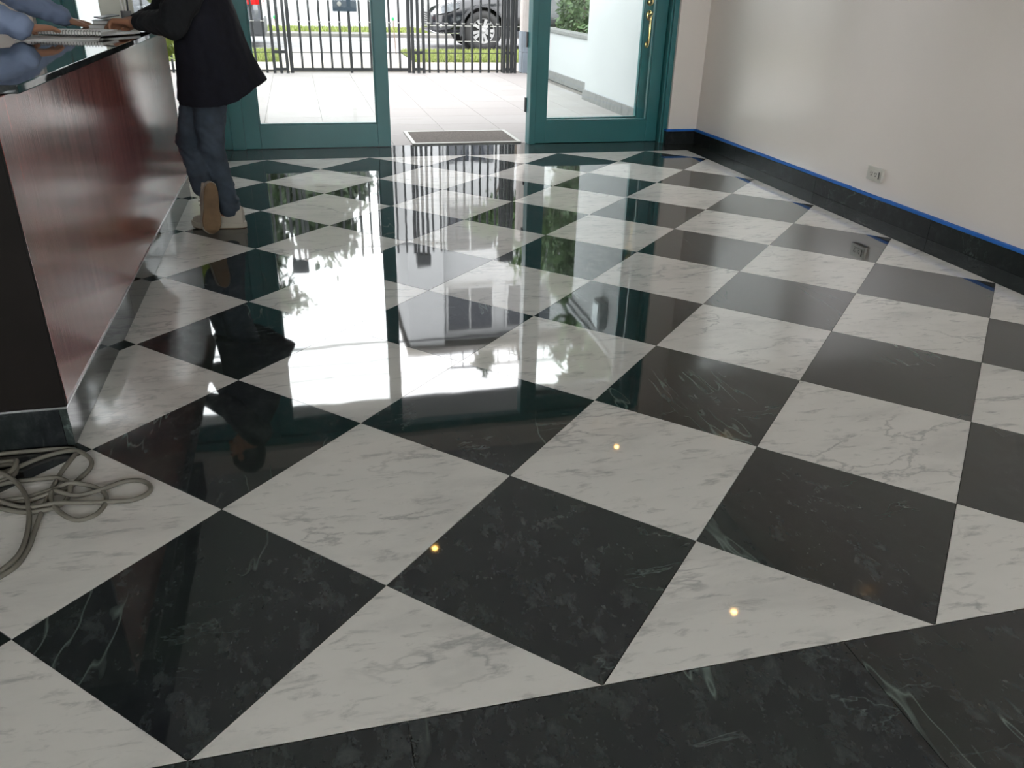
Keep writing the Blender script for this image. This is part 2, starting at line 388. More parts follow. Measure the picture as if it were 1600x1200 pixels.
# ------------------------------------------------------------------ doors
def glazed(name, label, x0, x1, gx0, gx1, y0=6.0, y1=6.06, zb=.004, gz0=.205, gz1=2.76, zt=2.92, cat='window', M=None):
    t = thing(name, label, cat, ((x0 + x1) / 2, y0, 0), kind='structure')
    def bx(a, b, c, d, e, f, bev=.004): return MB().box(a, b, c, d, e, f, bev, M)
    bx(x0, gx0, y0, y1, zb, zt).build('stile', TEAL, t); bx(gx1, x1, y0, y1, zb, zt).build('stile', TEAL, t)
    bx(gx0, gx1, y0 + .002, y1 - .002, zb, gz0).build('bottom_rail', TEAL, t); bx(gx0, gx1, y0 + .002, y1 - .002, gz1, zt).build('top_rail', TEAL, t)
    ym = (y0 + y1) / 2
    for a, b, c, d in ((gx0, gx0 + .012, gz0, gz1), (gx1 - .012, gx1, gz0, gz1), (gx0, gx1, gz0, gz0 + .012), (gx0, gx1, gz1 - .012, gz1)):
        bx(a, b, ym - .02, ym + .02, c, d, .002).build('glazing_bead', TEAL, t)
    MB().box(gx0, gx1, ym - .003, ym + .003, gz0, gz1, 0, M).build('glass_pane', GLASS, t)
    return t
glazed('window_1', 'closed teal glass panel left of the open doorway', -.611, .665, -.48, .55)
glazed('window_2', 'fixed teal glass panel right of the doorway beside the beige wall', 2.03, 3.28, 2.135, 3.165)
glazed('window_3', 'teal framed sidelight behind the reception counter', -1.862, -.724, -1.78, -.835)
fr = thing('trim_2', 'teal door frame of posts and header around the glass panels', 'door frame', (.65, 6.03, 0), kind='structure')
MB().box(-.725, -.61, 5.985, 6.1, 0, 2.95, .006).build('mullion_post', TEAL, fr)
MB().box(1.965, 2.025, 5.96, 6.1, 0, 2.95, .006).box(2.025, 2.032, 5.98, 6.09, 0, 2.95).build('mullion_post', TEAL, fr)
MB().box(3.285, 3.345, 5.93, 6.1, 0, 2.95, .004).box(3.30, 3.346, 5.905, 5.935, 0, 2.95, .003).build('jamb', TEAL, fr)
MB().box(-2.06, -1.86, 5.95, 6.1, 0, 2.95, .006).build('jamb', TEAL, fr)
MB().box(-2.06, 3.345, 5.97, 6.1, 2.93, 3.02, .004).build('header', TEAL, fr)
# the open leaf, folded back outside against the right panel
th = math.radians(3.4)
ML = Matrix.Translation((1.99, 6.13, 0)) @ Matrix.Rotation(th, 4, 'Z')
lf = glazed('door_1', 'open teal glass door leaf with brass handle folded back outside', 0, 1.32, .11, 1.135, -.03, .03, cat='door', M=ML)
lf['_o'] = tuple(lf['_o'])
def hand_part(mb, n): return MB().add([ML @ Vector(p) for p in mb.v], mb.f).build(n, BRASS, lf, smooth=True)
hx = 1.174; gy = -.03
hand_part(MB().lathe((hx, gy, 1.245), (0, -1, 0), [(.034, 0), (.034, .006), (.026, .016), (.02, .02), (.0, .021)], 20), 'deadbolt')
hand_part(MB().ball((hx, gy - .004, 1.13), (.034, .012, .046)), 'handle_plate')
hand_part(MB().ball((hx, gy - .004, .875), (.024, .010, .030)), 'handle_foot')
hand_part(MB().tube(spline([(hx, gy - .005, 1.12), (hx, gy - .032, 1.10), (hx, gy - .042, 1.02), (hx, gy - .04, .93), (hx, gy - .022, .885), (hx, gy - .004, .875)], 5), [.012] * 26, 8), 'grip_handle')
hand_part(MB().tube([(hx, gy - .01, 1.145), (hx, gy - .06, 1.15), (hx, gy - .075, 1.14)], [.008, .013, .009], 8), 'thumb_latch')
for z in (.28, .85, 2.2): MB().box(1.953, 1.968, 6.085, 6.125, z, z + .13, .002).build('hinge', IRON, lf)

# ================================================================== ceiling lamps
BULB = plain('warm_bulb', (1, .8, .5), .5, emit=((1, .55, .14), 26))
for x, y, lb in ((2.98, 5.545, 'small warm ceiling downlight nearest the right glass panel'), (.72, 4.21, 'small warm ceiling downlight above the middle of the lobby'), (3.01, 2.856, 'small warm ceiling downlight near the outlet wall')):
    t = thing('ceiling_downlight', lb, 'lamp', (x, y, ZC), 'warm ceiling downlights')
    MB().lathe((x, y, ZC), (0, 0, -1), [(.062, -.0), (.062, .008), (.045, .012), (.036, .004)], 24, cap=False).build('trim_ring', CEIL, t, smooth=True)
    MB().lathe((x, y, ZC - .0005), (0, 0, -1), [(.036, 0), (.030, .002), (.0, .003)], 20).build('reflector', CHROME, t)
    MB().ball((x, y, ZC - .004), (.026, .026, .012)).build('bulb', BULB, t, smooth=True)

# ================================================================== reception counter
CX, CY0, CY1, CZ = -.905, .896, 4.3, 1.05
ct = thing('reception_counter', 'glossy reddish brown wooden reception counter on a marble plinth', 'counter', (-1.25, 2.6, 0))
MB().box(CX - .022, CX, CY0 + .02, CY1, .139, CZ, .002).build('front_panel', WOOD, ct)
MB().box(-1.62, CX - .001, CY0, CY0 + .02, .139, CZ, .002).build('end_panel', DWOOD, ct)  # near end lies in shade; that shade is painted in as near-black wood
MB().box(-1.62, CX - .001, CY1 - .022, CY1 - .001, .139, CZ, .002).build('end_panel', WOOD, ct)
MB().box(-1.60, CX - .025, CY0 + .022, CY1 - .024, .141, CZ - .002).build('carcass', DWOOD, ct)
ys = [CY0 - .014, 2.0, 3.2, CY1 + .004]
for a, b in zip(ys, ys[1:]): MB().box(-.925, -.902, a + .0005, b - .0005, .001, .134, .0015).build('plinth_slab', PLINTH_M, ct)
MB().box(-1.62, -.927, CY0 - .014, CY0 + .01, .001, .134, .0015).build('plinth_slab', BASE_M, ct)
MB().box(-1.62, -.927, CY1 - .02, CY1 + .004, .001, .134, .0015).build('plinth_slab', BASE_M, ct)
MB().box(-.9075, -.9015, CY0 - .012, CY1 + .002, .134, .141).box(-1.62, -.9075, CY0 - .012, CY0, .134, .141).build('metal_edge', CHROME, ct)
cp = MB().box(-1.66, -.866, 1.03, CY1 + .03, CZ + .003, CZ + .027, .003)
tag(cp.build('countertop', TOP_M, origin=(-1.25, 2.6, CZ)), 'dark polished stone countertop reflecting the doorway', 'countertop')
ZT = CZ + .0275

# ------------------------------------------------------------------ things on the counter
PAPER = plain('white_paper', (.86, .84, .82), .7, .02); CREAM = plain('cream_paper', (.6, .56, .42), .7, .03)
COVER = plain('dark_grey_cover', (.05, .055, .06), .4); BEIGE = plain('beige_card', (.66, .65, .56), .6, .03); GREYP = plain('grey_plastic', (.2, .2, .2), .5)
def rotbox(cx, cy, sx, sy, z0, z1, a, b=.001):
    return MB().box(-sx / 2, sx / 2, -sy / 2, sy / 2, z0, z1, b, Matrix.Translation((cx, cy, 0)) @ Matrix.Rotation(math.radians(a), 4, 'Z'))
def sheetstack(label, cx, cy, sx, sy, z0, n, a, mat=PAPER, grp='papers on the counter'):
    t = thing('paper_stack', label, 'papers', (cx, cy, z0), grp)
    for k in range(n): rotbox(cx + random.uniform(-.006, .006), cy + random.uniform(-.006, .006), sx, sy, z0 + k * .0022, z0 + k * .0022 + .0018, a + random.uniform(-2.5, 2.5), 0).build('sheet', mat, t)
    return t
sheetstack('loose white sheets lying under the spiral notebook on the countertop', -1.2, 3.02, .34, .36, ZT + .0005, 2, 8)
sheetstack('white papers fanned toward the counter edge beside the notebook', -1.08, 3.3, .24, .30, ZT + .005, 5, -28)
nb = thing('spiral_notebook', 'white spiral-bound notebook under the hand of the person in blue', 'notebook', (-1.17, 3.15, ZT + .0165))
zn = ZT + .0165
MN = Matrix.Translation((-1.17, 3.13, 0)) @ Matrix.Rotation(math.radians(-8), 4, 'Z')
MB().box(-.165, .165, -.10, .13, zn, zn + .010, .001, MN).build('pages', PAPER, nb)
MB().box(-.17, .17, -.105, .135, zn + .0105, zn + .013, .001, MN).build('cover', PAPER, nb)
for k in range(24):
    x = -.16 + k * .0139
    MB().tube([MN @ Vector((x, -.105 + .012 * math.cos(a), zn + .007 + .012 * math.sin(a))) for a in [2 * math.pi * q / 10 for q in range(10)]], .0016, 5, closed=True).build('coil_ring', STEEL, nb)
bs = (('cream covered thin book at the bottom of the pile by the far hand', CREAM, 0, .022, .20, .28, -6), ('dark grey closed folder on top of the pile by the far hand', COVER, .0225, .046, .19, .26, 3))
for lb, mt, a, b, sx, sy, an in bs:
    t = thing('book', lb, 'book', (-1.13, 3.97, ZT + a), 'pile at the far end of the counter')
    rotbox(-1.13, 3.97, sx, sy, ZT + a + .003, ZT + b - .003, an).build('pages', PAPER, t)
    rotbox(-1.13, 3.97, sx + .008, sy + .006, ZT + a, ZT + a + .003, an).build('cover', mt, t); rotbox(-1.13, 3.97, sx + .008, sy + .006, ZT + b - .003, ZT + b, an).build('cover', mt, t)
st = thing('desk_sign', 'beige upright card holder at the far end of the countertop', 'sign', (-1.14, 4.2, ZT))
MB().box(-1.24, -1.05, 4.19, 4.215, ZT + .012, 1.42, .003).build('card', BEIGE, st)
MB().box(-1.246, -1.044, 4.14, 4.26, ZT, ZT + .012, .003).build('base', GREYP, st)
pc = thing('pen_cup', 'small grey cup of pens before the beige card', 'cup', (-1.075, 4.08, ZT))
MB().lathe((-1.075, 4.08, ZT), (0, 0, 1), [(.028, 0), (.03, .09), (.027, .09), (.025, .006)], 18, cap=True).build('cup', GREYP, pc, smooth=True)
for k, (dx, dy, mt) in enumerate(((-.016, .0, PAPER), (.012, .006, COVER), (.002, -.012, PAPER))):
    tag(MB().tube([(-1.075 + dx * .5, 4.08 + dy * .5, ZT + .01), (-1.075 + dx * 1.3, 4.08 + dy * 1.3, ZT + .15)], .005, 8).build('pen', mt, origin=(-1.075, 4.08, ZT)), ('leftmost white pen in the grey cup', 'dark pen in the grey cup', 'middle white pen in the grey cup')[k], 'pen', 'pens in the cup')

# ================================================================== doormat
dm = thing('doormat', 'rectangular brown doormat with a pale metal rim outside the doorway', 'doormat', (1.4, 6.4, -.012))
MB().box(.905, 1.885, 6.10, 6.73, .0, .012, .003).build('mat_field', plain('brown_coir', (.085, .072, .062), .95, .25, 60, bmp=.004, bscale=150), dm)
for a in ((.87, .905, 6.065, 6.765), (1.885, 1.92, 6.065, 6.765), (.905, 1.885, 6.065, 6.10), (.905, 1.885, 6.73, 6.765)): MB().box(*a, .0, .014, .003).build('rim', STEEL, dm)

# ================================================================== SETTING: outside
struct('ground', MB().box(-60, 60, -60, 90, -.4, -.13), CONC, 'ground beyond the building', 'ground')
pt = struct('patio', MB().box(-6, 4.4, 6.062, 12.98, -.125, -.012), plain('pale_joint', (.12, .11, .10), .9), 'pale stone slab patio between the doors and the iron gate', 'patio')
pm = slab_mesh('paving_slab', [(-.3, -.3), (.3, -.3), (.3, .3), (-.3, .3)], PAVE_M, .012, .0016)
for i in range(16):
    for j in range(12):
        x, y = -5.6 + .6 * i, 6.362 + .6 * j
        if y + .3 > 12.97 : continue
        o = bpy.data.objects.new('paving_slab', pm); COL.objects.link(o); o.parent = pt; o.location = Vector((x, y, 0)) * K
struct('canopy', MB().box(X0 - .2, 3.6, 6.105, 7.5, 3.38, 3.7), PLASTER, 'white concrete canopy over the entrance', 'canopy')
struct('facade', MB().box(-8, X0 - T - .01, 5.9, 6.1, -.12, 3.9).box(X0 - .2, X1 + T, 5.9, 6.104, ZC + .16, 4.6), PLASTER, 'white facade above the entrance', 'wall')
sw = struct('pavement', MB().box(-16, 20, 12.985, 14.72, -.125, -.012), CONC, 'pale concrete pavement beyond the gate', 'pavement')
pm2 = slab_mesh('pavement_slab', [(-.6, -.43), (.6, -.43), (.6, .43), (-.6, .43)], plain('buff_concrete_slab', (.21, .19, .16), .85, .06, 5), .012, .003)
for i in range(16):
    for j in range(2):
        o = bpy.data.objects.new('pavement_slab', pm2); COL.objects.link(o); o.parent = sw; o.location = Vector((-8 + 1.2 * i, 13.42 + .866 * j, 0)) * K
struct('driveway', MB().box(-.42, 2.06, 14.722, 17.35, -.125, -.004), CONC, 'pale concrete driveway apron between the two lawns', 'driveway')
struct('road', MB().box(-40, 60, 17.36, 22.7, -.127, -.03).box(-40, 60, 19.47, 19.55, -.03, -.027), ASPH, 'grey asphalt street behind the gate', 'road')
struct('road_line', MB().box(-40, 60, 19.45, 19.54, -.0299, -.026), plain('road_paint', (.32, .32, .31), .8), 'thin white line painted along the street', 'road marking')
struct('kerb', MB().box(-40, 60, 22.71, 23.6, -.127, .06, .02), KERB, 'grey kerb on the far side of the street', 'kerb')
struct('far_pavement', MB().box(-40, 60, 26.4, 27.2, -.127, .02), CONC, 'pale strip of pavement below the white boundary wall', 'pavement')
def grass(mb, x0, x1, y0, y1, n, h=.07, wd=.012):
    for _ in range(n):
        x, y = random.uniform(x0, x1), random.uniform(y0, y1); a = random.random() * 6.28; l = h * random.uniform(.5, 1.2); lx, ly = random.gauss(0, .35) * l, random.gauss(0, .35) * l
        dx, dy = math.cos(a) * wd / 2, math.sin(a) * wd / 2
        mb.add([(x - dx, y - dy, 0), (x + dx, y + dy, 0), (x + lx, y + ly, l)], [(0, 1, 2)])
def lawn(name, label, x0, x1, y0, y1, n, h=.08, wd=.016, z=0):
    t = thing(name, label, 'lawn', ((x0 + x1) / 2, (y0 + y1) / 2, 0), kind='structure')
    MB().box(x0, x1, y0, y1, -.12, .0).build('soil', SOIL, t)
    mb = MB(); grass(mb, x0, x1, y0, y1, n, h, wd); o = mb.build('grass', GRASS, t, fix=False); o['kind'] = 'stuff'
lawn('lawn', 'bright green lawn strip in front of the black car', 2.08, 7.5, 14.74, 17.34, 32000)
lawn('lawn', 'bright green lawn patch at the left behind the iron fence', -5.5, -.44, 14.74, 17.34, 26000)
lawn('verge', 'thin grass verge on the far side of the street', -8, 12, 23.62, 26.38, 22000, .12, .04)
bw = struct('boundary_wall', MB().box(-30, 40, 27.22, 27.45, -.12, 2.6), PLASTER, 'long white boundary wall across the street', 'wall')

# white wall on the right of the patio
ew = struct('wall_patio', MB().box(3.61, 4.25, 6.2, 9.21, -.12, 2.95), PLASTER, 'tall white side wall right of the patio', 'wall')
MB().box(3.53, 4.3, 6.2, 9.25, 2.95, 3.0, .004).box(3.57, 4.27, 6.2, 9.23, 2.86, 2.95, .004).build('coping', PLASTER, ew)
yy = 7.0
for a, b in ((6.2, 6.95), (6.955, 7.75), (7.755, 8.5), (8.505, 9.22)): MB().box(3.585, 3.612, a, b, 0, .127, .003).build('skirting_slab', GSTONE, ew)
MB().box(3.584, 3.9, 9.205, 9.232, 0, .127, .003).build('skirting_slab', GSTONE, ew)
lw = struct('wall_planter', MB().box(3.87, 4.05, 9.21, 12.66, -.12, .70), PLASTER, 'low white planter wall below the hedge', 'wall')
for a, b in ((9.24, 10.0), (10.005, 10.9), (10.905, 11.8), (11.805, 12.65)):
    MB().box(3.845, 3.872, a, b, 0, .135, .003).build('skirting_slab', GSTONE, lw); MB().box(3.85, 4.08, a, b, .70, .745, .004).build('coping_slab', GSTONE, lw)
struct('planter_soil', MB().box(4.052, 6.0, 9.25, 12.66, -.12, .66), SOIL, 'soil under the hedge', 'soil')
pl = struct('gate_pillar', MB().box(3.66, 3.86, 12.67, 12.97, .66, 3.0), plain('pinkish_plaster', (.40, .37, .35), .9), 'pale pillar at the right end of the iron fence', 'pillar')
MB().box(3.65, 3.87, 12.665, 12.975, 0, .33, .004).build('base_block', plain('blue_grey_stone', (.16, .19, .22), .8), pl); MB().box(3.65, 3.87, 12.665, 12.975, .334, .656, .004).build('base_block', MATS['blue_grey_stone'], pl)
lw2 = struct('wall_patio_left', MB().box(-2.82, -2.52, 6.2, 12.66, -.12, 2.95), PLASTER, 'white side wall left of the patio', 'wall')
MB().box(-2.86, -2.48, 6.2, 12.66, 2.95, 3.0, .004).build('coping', PLASTER, lw2)
for a, b in ((6.2, 7.4), (7.405, 8.7), (8.705, 10.0), (10.005, 11.3), (11.305, 12.6)): MB().box(-2.522, -2.495, a, b, 0, .127, .003).build('skirting_slab', GSTONE, lw2)
wl = thing('wall_lamp', 'boxy white lamp mounted high on the white side wall', 'lamp', (3.6, 7.88, 2.55))
MB().box(3.50, 3.609, 7.74, 8.02, 2.40, 2.76, .008).build('housing', PLASTER, wl); MB().box(3.485, 3.5, 7.77, 7.99, 2.43, 2.73, .003).build('diffuser', plain('frosted_panel', (.6, .66, .68), .3), wl)

def leaves(mb, n, sampler, s0, s1, asp=.45):
    for _ in range(n):
        c = Vector(sampler()); d = Vector((random.gauss(0, 1), random.gauss(0, 1), random.gauss(0, 1) - .2)).normalized(); u = d.orthogonal().normalized()
        u = Matrix.Rotation(random.random() * 6.28, 3, d) @ u; l = random.uniform(s0, s1); q = u * l * asp * .5
        mb.add([c, c + d * l * .5 + q, c + d * l, c + d * l * .5 - q], [(0, 1, 2, 3)])
    return mb
hd = thing('hedge', 'leafy green hedge growing above the low planter wall', 'hedge', (4.6, 11, .66))
def hs():
    y = random.uniform(9.4, 12.6); z = random.uniform(.68, 3.9); x = 4.2 + abs(random.gauss(0, .22)) + .12 * noise.noise((y * 2, z * 2, 0)); return (x, y, z)
leaves(MB(), 22000, hs, .05, .15, .35).build('foliage', LEAF, hd, fix=False)['kind'] = 'stuff'
for k in range(7): MB().tube([(4.3 + .05 * k % .2, 9.6 + .45 * k, .6), (4.28, 9.62 + .45 * k, 1.6), (4.2, 9.5 + .47 * k, 3.0)], [.03, .022, .01], 6).build('stem', BARK, hd)

# ------------------------------------------------------------------ iron fence and gate
GY = 12.72
def xg(px): return -.675 + (px - 410) * .01037
def barmb(x, z0, z1, r=.0165): return MB().box(x - r, x + r, GY - r, GY + r, z0, z1)
def knuckle(x, z, p): MB().lathe((x, GY, z - .012), (0, 0, 1), [(.017, 0), (.031, .006), (.031, .018), (.017, .024)], 10).build('collar', STEEL, p, smooth=True)
def fence(name, label, cat, xs, xa, xb, frame=False, lock=None):
    t = thing(name, label, cat, ((xa + xb) / 2, GY, 0))
    for x in xs:
        barmb(x, .05 if frame else 0, 3.1).build('bar', IRON, t); knuckle(x, .765, t)
    for z, hgt in ((.305, .012), (2.95, .03)) + (((.028, .05),) if frame else ((.03, .02),)): MB().box(xa, xb, GY - .008, GY + .008, z, z + hgt).build('rail', IRON, t)
    if frame:
        for x in (xa, xb): MB().box(x - .028, x + .028, GY - .028, GY + .028, .0, 3.14).build('stile', IRON, t)
        xm = xg(547.5); MB().box(xm - .022, xm + .022, GY - .024, GY + .024, .0, 3.14).build('stile', IRON, t)
        lk = MB().box(xg(524), xg(560), GY - .05, GY + .04, .92, 1.32, .006).build('lock_box', plain('slate_blue_metal', (.02, .035, .05), .4), t)
        MB().lathe((xg(534), GY - .05, 1.03), (0, -1, 0), [(.035, 0), (.035, .008), (.02, .012)], 16).build('lock_cylinder', STEEL, lk, smooth=True)
    return t
gx = [xg(472 + 15.2 * k) for k in range(5)] + [xg(563.7 + 15.2 * k) for k in range(5)]
fence('iron_gate', 'dark iron double gate with a lock box in its middle', 'gate', gx, xg(455.5), xg(639.5), True)
fence('iron_fence', 'dark iron bar fence in front of the black car', 'fence', [xg(672 + 14.05 * k) for k in range(9)], xg(664), xg(793))
fence('iron_fence', 'dark iron bar fence left of the gate behind the person in navy', 'fence', [xg(418 - 15.2 * k) for k in range(12)], xg(418 - 15.2 * 12), xg(428))
def postcluster(label, cols, z1=3.15):
    t = thing('fence_post', label, 'post', (sum(cols) / len(cols), GY, 0), 'open posts built of iron bars')
    for x in cols:
        MB().box(x - .023, x + .023, GY - .075, GY - .03, 0, z1).build('post_bar', IRON, t)
    for x in (cols[0], cols[-1]) if len(cols) > 3 else (): MB().box(x - .023, x + .023, GY + .06, GY + .105, 0, z1).build('post_bar', IRON, t)
    for z in (.04, .30, 2.9): MB().box(cols[0], cols[-1], GY - .065, GY - .04, z, z + .045).build('cross_tie', IRON, t)
    MB().box(cols[0] - .04, cols[-1] + .04, GY - .09, GY + .12, z1, z1 + .22, .01).build('post_cap', IRON, t)
postcluster('open iron bar post at the left side of the gate', [xg(429.5), xg(439.5), xg(449)])
postcluster('open iron bar post at the right side of the gate', [xg(645), xg(653.5), xg(662)])
postcluster('open iron bar post beside the pale pillar', [xg(795), xg(801), xg(807), xg(813.5)])

# stakes and wires along the lawn
for x, lb in ((6.9, 'green-topped stake standing right of the lawn'), (-.44, 'green-topped stake standing at the left lawn edge'), (1.92, 'green-topped stake standing beside the driveway')):
    t = thing('marker_stake', lb, 'stake', (x, 16.6, 0), 'green topped stakes')
    MB().tube([(x, 16.6, 0), (x - .04, 16.6, .66)], .009, 6).build('rod', plain('rusty_rod', (.16, .11, .08), .8) if 'rusty_rod' not in MATS else MATS['rusty_rod'], t)
    MB().ball((x - .04, 16.6, .68), (.03, .03, .035)).build('cap', plain('green_plastic', (.02, .5, .1), .5) if 'green_plastic' not in MATS else MATS['green_plastic'], t, smooth=True)
for z, lb in ((.557, 'upper pale wire stretched in front of the black car'), (.26, 'lower pale wire stretched in front of the black car')):
    tag(MB().tube([(-.44 - .06 * z, 16.6, z), (1.92 - .06 * z, 16.6, z), (6.9 - .06 * z, 16.6, z)], .006, 5).build('wire', STEEL, origin=(2, 16.6, z)), lb, 'wire', 'wires along the lawn')

# ================================================================== cars
def make_car(name, label, fx, ny, paint, full_detail=True):
    W = 2.2
    t = thing(name, label, 'car', (fx + 2.8, ny + W / 2, -.03))
    zo = -.03
    #      x     inset zb   zsh  ztop
    ST = [(0.0, .62, .40, .62, .74), (.04, .40, .36, .66, .84), (.14, .20, .33, .72, .93), (.34, .08, .32, .80, 1.03), (.7, .02, .33, .88, 1.13), (1.2, .0, .34, .95, 1.20), (1.8, .0, .34, 1.0, 1.26), (2.2, .0, .34, 1.02, 1.28), (3.2, .0, .34, 1.04, 1.30), (4.4, .0, .34, 1.08, 1.32), (5.1, .03, .36, 1.1, 1.32), (5.42, .10, .42, 1.05, 1.28), (5.54, .22, .5, .95, 1.1), (5.56, .4, .55, .8, .95)]
    rings = []
    for x, ins, zb, zs, zt in ST:
        hw = W / 2 - ins; prof = [(.90, zb), (.985, zb + .08), (1.0, (zb + zs) / 2), (.985, zs), (.93, zs + (zt - zs) * .55), (.80, zt - .015), (.45, zt + .01)]
        pts = [Vector((fx + x, ny + W / 2 - hw * a, z + zo)) for a, z in prof] + [Vector((fx + x, ny + W / 2 + hw * a, z + zo)) for a, z in reversed(prof)]
        rings.append(pts)
    mb = MB().loft(rings); me = mb.mesh('body', t['_o'])
    o = bpy.data.objects.new('tmpcar', me); COL.objects.link(o)
    sb = o.modifiers.new('s', 'SUBSURF'); sb.levels = 2
    cutters = []
    for wx in (1.2, 4.5):
        c = MB()
        for yy0, yy1 in ((ny - .2, ny + .42), (ny + W - .42, ny + W + .2)): c.lathe((fx + wx, yy0, .40), (0, 1, 0), [(.505, 0), (.505, yy1 - yy0)], 36)
        cm = bpy.data.objects.new('tmpcut', c.mesh('c', t['_o'])); COL.objects.link(cm); cutters.append(cm)
        b = o.modifiers.new('b', 'BOOLEAN'); b.object = cm; b.operation = 'DIFFERENCE'; b.solver = 'EXACT'
    dg = bpy.context.evaluated_depsgraph_get(); m2 = bpy.data.meshes.new_from_object(o.evaluated_get(dg)); m2.name = 'body'
    for c in cutters + [o]: bpy.data.objects.remove(c)
    m2.materials.clear(); m2.materials.append(paint)
    link('body', m2, paint, t, t['_o'], True)
    # cabin
    rg = []
    for x, z, i in ((1.75, 1.24, .16), (2.6, 1.86, .30), (3.2, 1.98, .33), (4.4, 1.97, .33), (5.1, 1.86, .34), (5.5, 1.28, .18)):
        rg.append((x, z, i))
    up = [[Vector((fx + x, ny + i, z + zo)), Vector((fx + x, ny + W - i, z + zo))] for x, z, i in rg]
    lo = [(fx + x, 1.2 + zo) for x, z, i in rg]
    vs = []; fs = []
    for (a, b), (x, z) in zip(up, lo): vs += [Vector((x, ny + .1, z)), a, b, Vector((x, ny + W - .1, z))]
    for k in range(5):
        for q in range(3): fs.append((k * 4 + q, k * 4 + q + 1, k * 4 + q + 5, k * 4 + q + 4))
    fs += [(3, 2, 1, 0), (20, 21, 22, 23)]
    MB().add(vs, fs).build('cabin', paint, t)
    for a, b in ((2.35, 3.1), (3.2, 4.1), (4.2, 5.0)):
        def wy(z): return ny + .1 + (z - 1.17) / .78 * .23 - .012
        ta = min(1.85, 1.35 + (a - 1.9) * .72); 
        MB().add([(fx + a, wy(1.3), 1.3), (fx + b, wy(1.3), 1.3), (fx + b, wy(1.84), 1.84), (fx + a + .1, wy(ta), ta), (fx + a, wy(1.3) + .02, 1.3), (fx + b, wy(1.3) + .02, 1.3), (fx + b, wy(1.84) + .02, 1.84), (fx + a + .1, wy(ta) + .02, ta)], [(0, 1, 2, 3), (7, 6, 5, 4), (0, 4, 5, 1), (1, 5, 6, 2), (2, 6, 7, 3), (3, 7, 4, 0)]).build('side_window', CARGLASS, t)
    # wheels
    for wx in (1.2, 4.5):
        for side in (0, 1):
            yf = ny + .005 if side == 0 else ny + W - .005; ax = (0, 1, 0) if side == 0 else (0, -1, 0); c = (fx + wx, yf, .40)
            wh = MB().lathe(c, ax, [(.262, .02), (.30, .0), (.38, .0), (.42, .03), (.43, .08), (.43, .24), (.40, .28), (.20, .28)], 40, cap=False).build('tyre', TYRE, t, smooth=True)
            if side == 0:
                MB().lathe(c, ax, [(.245, .03), (.262, .008), (.268, .02), (.268, .05), (.245, .06)], 40, cap=False).build('rim', ALLOY, wh, smooth=True)
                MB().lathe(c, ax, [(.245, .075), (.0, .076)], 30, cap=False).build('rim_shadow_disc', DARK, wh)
                MB().lathe(c, ax, [(.0, .012), (.04, .012), (.05, .02), (.055, .06)], 20).build('hub', ALLOY, wh, smooth=True)
                for k in range(10):
                    an = k * 2 * math.pi / 10 + .1 + (.07 if k % 2 else -.07)
                    R = Matrix.Translation(c) @ Matrix.Rotation(-an, 4, 'Y')
                    w0, w1 = .024, .036
                    MB().add([R @ Vector(p) for p in ((.03, .02, -w0), (.03, .02, w0), (.252, .022, w1), (.252, .022, -w1), (.03, .06, -w0), (.03, .06, w0), (.252, .06, w1), (.252, .06, -w1))], [(0, 1, 2, 3), (7, 6, 5, 4), (0, 4, 5, 1), (1, 5, 6, 2), (2, 6, 7, 3), (3, 7, 4, 0)]).build('spoke', ALLOY, wh)
        # dark cladding round the arch and the liner inside it
        n = 26; ring = []
        for k in range(n + 1):
            a = math.radians(-12) + math.radians(204) * k / n
            ring.append([Vector((fx + wx + r * math.cos(a), ny + y, .40 + r * math.sin(a))) for r, y in ((.498, .03), (.498, -.012), (.545, -.008), (.55, .03))])
        MB().loft(ring).build('arch_cladding', CLAD, t)
        MB().lathe((fx + wx, ny + .3, .40), (0, 1, 0), [(.50, 0), (.50, .05)], 30).build('arch_liner', DARK, t)
    MB().box(fx + 1.72, fx + 3.98, ny - .006, ny + .03, .27, .40, .012).build('sill_cladding', CLAD, t)
    # front: grille, headlight, fog lamp recess, lower lip
    def skin_y(x):
        xs = [s[0] for s in ST]; 
        for a, b in zip(ST, ST[1:]):
            if a[0] <= x <= b[0]: return a[1] + (b[1] - a[1]) * (x - a[0]) / (b[0] - a[0])
        return 0
    MB().box(fx - .012, fx + .06, ny + .52, ny + W - .52, .50, .76, .02).build('grille', DARK, t)
    for k in range(5): MB().box(fx - .02, fx, ny + .54, ny + W - .54, .53 + .045 * k, .542 + .045 * k).build('grille_bar', CHROME, t)
    for sgn in (1, -1):
        f = (lambda y: y) if sgn > 0 else (lambda y: 2 * ny + W - y)
        sec = []
        for x, dz0, dz1 in ((.10, .74, .80), (.2, .74, .86), (.34, .76, .92), (.5, .80, .965), (.66, .88, .975)):
            y = ny + skin_y(x) * .88; sec.append([Vector((fx + x - .02, f(y - .025), dz0)), Vector((fx + x - .02, f(y - .01), dz1)), Vector((fx + x + .03, f(y + .16), dz1 + .01)), Vector((fx + x + .03, f(y + .12), dz0))])
        MB().loft(sec).build('headlight', HEADL, t, smooth=True)
        sec = []
        for x, z0, z1 in ((.09, .42, .56), (.2, .40, .58), (.36, .42, .56), (.5, .46, .52)):
            y = ny + skin_y(x) * .9; sec.append([Vector((fx + x - .015, f(y - .02), z0)), Vector((fx + x - .015, f(y - .02), z1)), Vector((fx + x + .03, f(y + .1), z1)), Vector((fx + x + .03, f(y + .1), z0))])
        fg = MB().loft(sec).build('fog_lamp_recess', CLAD, t)
        MB().ball((fx + .24, f(ny + skin_y(.24) * .9 - .02), .49), (.04, .02, .04)).build('fog_lamp', CHROME, fg, smooth=True)
